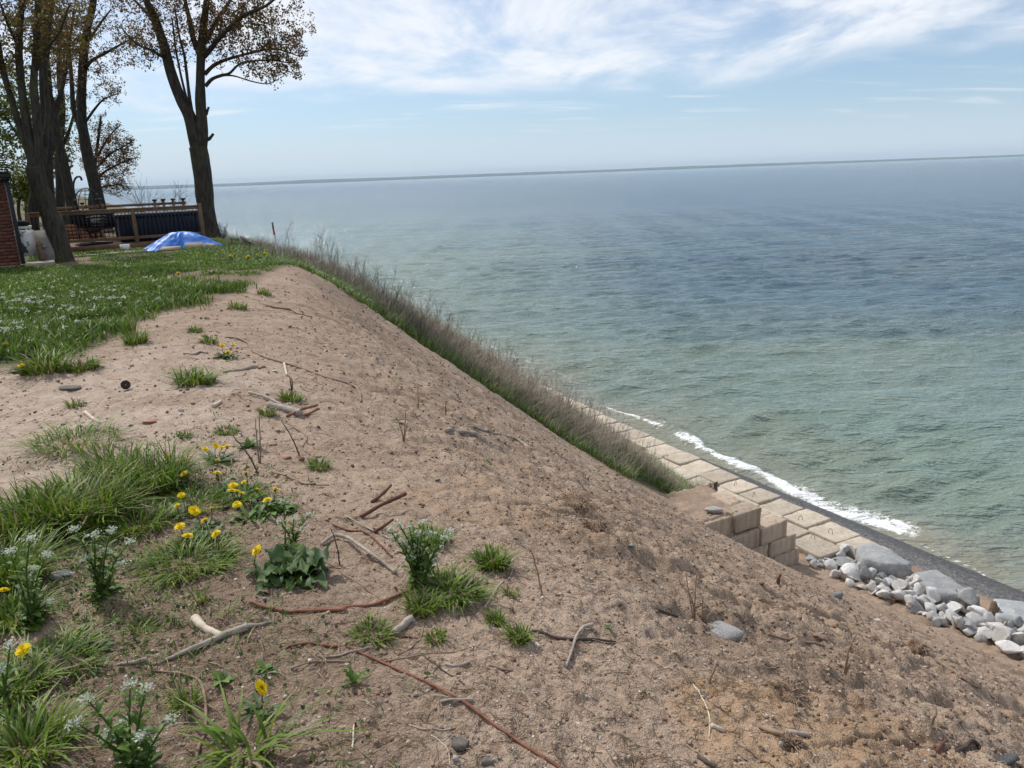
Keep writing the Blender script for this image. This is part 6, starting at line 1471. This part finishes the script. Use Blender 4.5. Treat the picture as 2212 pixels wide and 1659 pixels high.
rootball('root clod below the rock pile at the right', 1325+.401*1640, 1094.5+.401*775, 42, 3); rootball('stump like root clod low on the slope', 1325+.401*935, 1094.5+.401*1015, 62, 4)
rootball('tangled root knot next to the pale logs', 1325+.401*960, 1094.5+.401*1285, 44, 5)
# stones
def stone(label, px, py, wpx, hpx, seed, mat=None, name='stone', sink=0.3):
    r = np.random.RandomState(seed); P = hit(px, py+hpx*0.3); sc = np.linalg.norm(P-CAM)/FPX
    me = STONES[seed % 5]
    if mat is not None: me = me.copy(); me.materials.clear(); me.materials.append(mat)
    o = place_rock(me, P, wpx*sc, wpx*sc*0.8, hpx*sc*1.1, r, sink, name, yaw=r.uniform(-0.4, 0.4)); o.rotation_euler[0] *= 0.4; o.rotation_euler[1] *= 0.4
    return tag(o, label, 'stone', 'stones on the bare ground')
M_white_s = plain('white_stone', (0.52, 0.48, 0.43), (0.66, 0.62, 0.57), 20, 0.85, 0.004, 60)
M_orange = plain('orange_stone', (0.27, 0.125, 0.085), (0.36, 0.185, 0.13), 20, 0.8)
M_blue = plain('bluish_stone', (0.17, 0.19, 0.22), (0.27, 0.29, 0.31), 20, 0.8)
b9 = lambda a, b: R9([(a, b)])[0]
o = stone('half buried flat grey boulder on the slope by the dead twigs', *b9(570, 655), 96, 26, 1, M_rock, 'boulder', 0.55)
stone('pale boulder resting on top of the stepped block wall', 1541.5, 1101, 38, 22, 2, M_rock, 'boulder', 0.15)
stone('angular grey stone at the lower right edge', *b9(2120, 1360), 38, 24, 3, M_grey)
stone('dark grey stone below the rock pile', *b9(1208, 475), 26, 18, 4, M_grey)
stone('small bluish stone on the upper slope', *b9(95, 205), 16, 10, 5, M_blue)
stone('white pebble near the pale logs', *b9(902, 1272), 13, 12, 6, M_white_s)
stone('white flat stone below the grey boulder row', *b9(1418, 608), 16, 10, 7, M_white_s)
stone('orange pebble at the foot of the leaning shoot', 652, 991, 13, 12, 8, M_orange)
stone('red brick shard beside the orange pebble', 621, 988, 26, 8, 9, M_orange)
stone('red brick shard on the pale sand', 321, 910, 32, 7, 10, M_orange)
stone('white stone on the pale sand right of the shard', 392, 884, 13, 8, 11, M_white_s)
stone('egg shaped white stone by the flat white stick', 345.6+.3125*795, 432+.3125*1177, 12, 8, 12, M_white_s)
stone('flat bluish stone on the slope above the flowering plant', *R8([(940, 70)])[0], 14, 6, 13, M_blue)
stone('flat brown stone in the foreground left of the red root', *R8([(1080, 1520)])[0], 46, 22, 14)
stone('pale pebble at the bottom near the fine root', *R8([(1035, 1605)])[0], 18, 18, 15, M_white_s)
stone('grey pebble on the bottom edge', *R8([(1215, 1615)])[0], 26, 14, 16)
stone('tan stone right of the long red root', *R8([(1520, 1450)])[0], 16, 10, 17)
stone('white chip left of the long red root', *R8([(820, 1255)])[0], 11, 10, 18, M_white_s)
stone('grey pebble left of the bent root', *R7([(1220, 920)])[0], 12, 16, 19)
stone('pale pebble above the lone bottom dandelion', *R7([(2015, 757)])[0], 11, 12, 20, M_white_s)
stone('flat pale sandstone beside the white flowered plant', 139, 1240, 44, 16, 21, M_white_s)
stone('tan boulder hump at the lawn edge', 150, 836, 42, 16, 22)
# pine cone
P = hit(272, 838); g = G(); r = np.random.RandomState(9)
for k in range(70):
    t = k/70; a = k*2.4; rad = 0.030*math.sin(math.pi*min(t*0.85+0.12, 1)); z = 0.012+0.055*t
    b = np.array([math.cos(a)*rad*0.5, math.sin(a)*rad*0.5, z]); d = np.array([math.cos(a), math.sin(a), 0.5]); s = np.array([-math.sin(a), math.cos(a), 0])*0.008
    g.add([b-s, b+s, b+d*rad*0.8+s*0.8, b+d*rad*0.8-s*0.8, b+d*rad*0.8+[0, 0, 0.004]], [np.array([[0, 1, 2, 3]]), np.array([[3, 2, 4]])])
o = g.obj('pine_cone', M_dark, None, (0, 0, 0), usecol=False); o.location = P; o.rotation_euler = (1.2, 0.3, 0.4); o.location.z += 0.02; tag(o, 'dark open pine cone on the pale sand', 'pine cone')
# driftwood stump and stick in the rock pile
A = hit(*B_([(1650, 1000)])[0]); tp = at_y(*B_([(1645, 640)])[0], A[1])
g = G(); g.tube(np.array([A-[0, 0, 0.2], A*0.5+tp*0.5, tp]), [0.20, 0.15, 0.07], 9); g.tube(np.array([A+[0.1, 0, 0], A*0.3+tp*0.7+[0.14, 0, 0]]), [0.09, 0.03], 7)
tag(g.obj('driftwood_stump', bpy.data.materials['brown_bark'], None, A, False, False), 'dark splintered stump among the rocks at the right edge', 'stump')
A = hit(*B_([(1830, 1190)])[0])+np.array([0, 0, 0.3]); pts = [A]+[at_y(*B_([q])[0], A[1]) for q in ((1825, 1110), (1850, 1040), (1880, 1010))]
g = G(); g.tube(smooth_path(pts, 12), [0.022]*13 if False else 0.022, 6); tag(g.obj('white_driftwood', M_pale, None, A, True, False), 'curved white stick poking out of the rocks', 'stick')
# loose soil crumbs, pebbles and fine litter: nobody could count them
_CV = np.array([(x, y, z) for x in (-1, 1) for y in (-1, 1) for z in (-1, 1)], float)
def crumbs(name, label, n, rad, cols, seed, mat, rmin=1.6, rmax=24, cat='crumbs', power=1.0, cond=None, sizepow=2.8):
    r = np.random.RandomState(seed); q = r.uniform(0, 1, n); rr = np.exp(np.log(rmin)+(np.log(rmax)-np.log(rmin))*q**power); az = np.radians(r.uniform(-42, 46, n))
    x = rr*np.sin(az); y = rr*np.cos(az); u, v = uv_of(x, y)
    k = (v < 19.6) & (u < veg_edge(v)) & (u < lawn_edge(v)+0.2*r.normal(size=n))
    if cond is not None: k &= cond(u, v, x, y, r)
    x, y, u, v, rr = x[k], y[k], u[k], v[k], rr[k]; n = len(x)
    s = rad[0]*(rad[1]/rad[0])**(r.uniform(0, 1, n)**sizepow)*(0.55+0.16*rr)
    z = H(x, y)
    V = _CV[None]*r.uniform(0.45, 1.0, (n, 8, 3)); V = V*s[:, None, None]*np.array([1, 1, 0.65])*0.7
    a = r.uniform(0, 6.28, n); b = r.uniform(-0.7, 0.7, n)
    ca, sa, cb_, sb_ = np.cos(a), np.sin(a), np.cos(b), np.sin(b)
    X = V[..., 0]*ca[:, None]-V[..., 1]*sa[:, None]; Yy = V[..., 0]*sa[:, None]+V[..., 1]*ca[:, None]
    Zz = V[..., 2]*cb_[:, None]+X*sb_[:, None]; X2 = X*cb_[:, None]-V[..., 2]*sb_[:, None]
    W_ = np.stack([X2+x[:, None], Yy+y[:, None], Zz+(z+s*0.12)[:, None]], -1).reshape(-1, 3)
    F = ((np.arange(n)*8)[:, None, None]+_BF[None, :, ::-1]).reshape(-1, 4)
    c = np.repeat(pick(cols, n, r, 0.2), 8, 0)
    g = G(); g.add(W_, [F], c); tag(g.obj(name, mat), label, cat, kind='stuff')
n_ = N('crumb_earth'); M_crumb = n_.bsdf(n_.mix(n_.noise(n_.coord('Object'), 40, 2), n_.attr().outputs['Color'], n_.mix(1.0, n_.attr().outputs['Color'], (0.7, 0.66, 0.62), 'MULTIPLY')), 0.95, None, 0.15)
EARTH = [(0.36, 0.27, 0.205), (0.27, 0.19, 0.138), (0.42, 0.33, 0.26), (0.19, 0.13, 0.092)]
DAMP = lambda u, v, x, y, r: r.uniform(size=len(u)) < 0.35+0.65*slope_w(u, v)
crumbs('soil_crumbs', 'loose earth crumbs scattered over the bare ground', 80000, (0.0022, 0.015), EARTH, 1, M_crumb, cond=DAMP, cat='soil')
crumbs('pebbles', 'small pale pebbles scattered over the bare ground', 9000, (0.002, 0.011), [(0.52, 0.46, 0.40), (0.62, 0.57, 0.51), (0.36, 0.31, 0.28), (0.30, 0.29, 0.29)], 2, M_crumb, cat='pebbles', rmax=14)
# dry litter: fine rootlets and straw bits
r = np.random.RandomState(4); n = 14000
rr = np.exp(r.uniform(np.log(1.7), np.log(14), n)); az = np.radians(r.uniform(-42, 46, n)); x = rr*np.sin(az); y = rr*np.cos(az); u, v = uv_of(x, y)
k = (u < lawn_edge(v)) & (u < veg_edge(v)) & (v < 19) & (r.uniform(size=n) < 0.35+0.65*sst(fbm(x*1.1, y*1.1, 88, 3), 0.40, 0.62)); x, y, rr = x[k], y[k], rr[k]; n = len(x)
L = r.uniform(0.02, 0.16, n)*(0.7+0.1*rr); a = r.uniform(0, 6.28, n); curv = r.normal(0, 1.1, n); t = np.linspace(0, 1, 5)
ang = a[:, None]+curv[:, None]*t[None]; px_ = x[:, None]+np.cumsum(np.cos(ang)*L[:, None]/5, 1); py_ = y[:, None]+np.cumsum(np.sin(ang)*L[:, None]/5, 1)
pz_ = H(px_, py_)+0.003+r.uniform(0, 0.012, (n, 1))*np.sin(t*math.pi)[None]
V, F = twig_bulk(np.stack([px_, py_, pz_], -1), (0.0008+0.0009*r.uniform(size=(n, 1)))*(1-0.5*t)[None]*(0.8+0.10*rr)[:, None])
g = G(); g.add(V, F, np.repeat(pick([(0.40, 0.32, 0.22), (0.28, 0.19, 0.13), (0.50, 0.42, 0.31), (0.17, 0.09, 0.06)], n, r), 15, 0)); tag(g.obj('dry_litter', M_dry), 'fine dry rootlets and straw littering the ground', 'litter', kind='stuff')
# ------------------------------------------------------------------ air
def haze():
    n = N('haze_air'); p = n.new('ShaderNodeVolumePrincipled')
    p.inputs['Color'].default_value = (0.66, 0.84, 1.0, 1); p.inputs['Density'].default_value = 0.000022
    p.inputs['Anisotropy'].default_value = 0.0
    n.t.links.new(p.outputs[0], n.out.inputs['Volume'])
    s = 44000.0
    V = [(x, y, z) for x in (-s, s) for y in (-s, s) for z in (-20, 290)]
    o = link("haze", mesh_data("haze", V, [_BF[:, ::-1]], n.m)); tag(o, 'thin pale haze over lake and bluff', 'haze', kind='stuff')
haze()
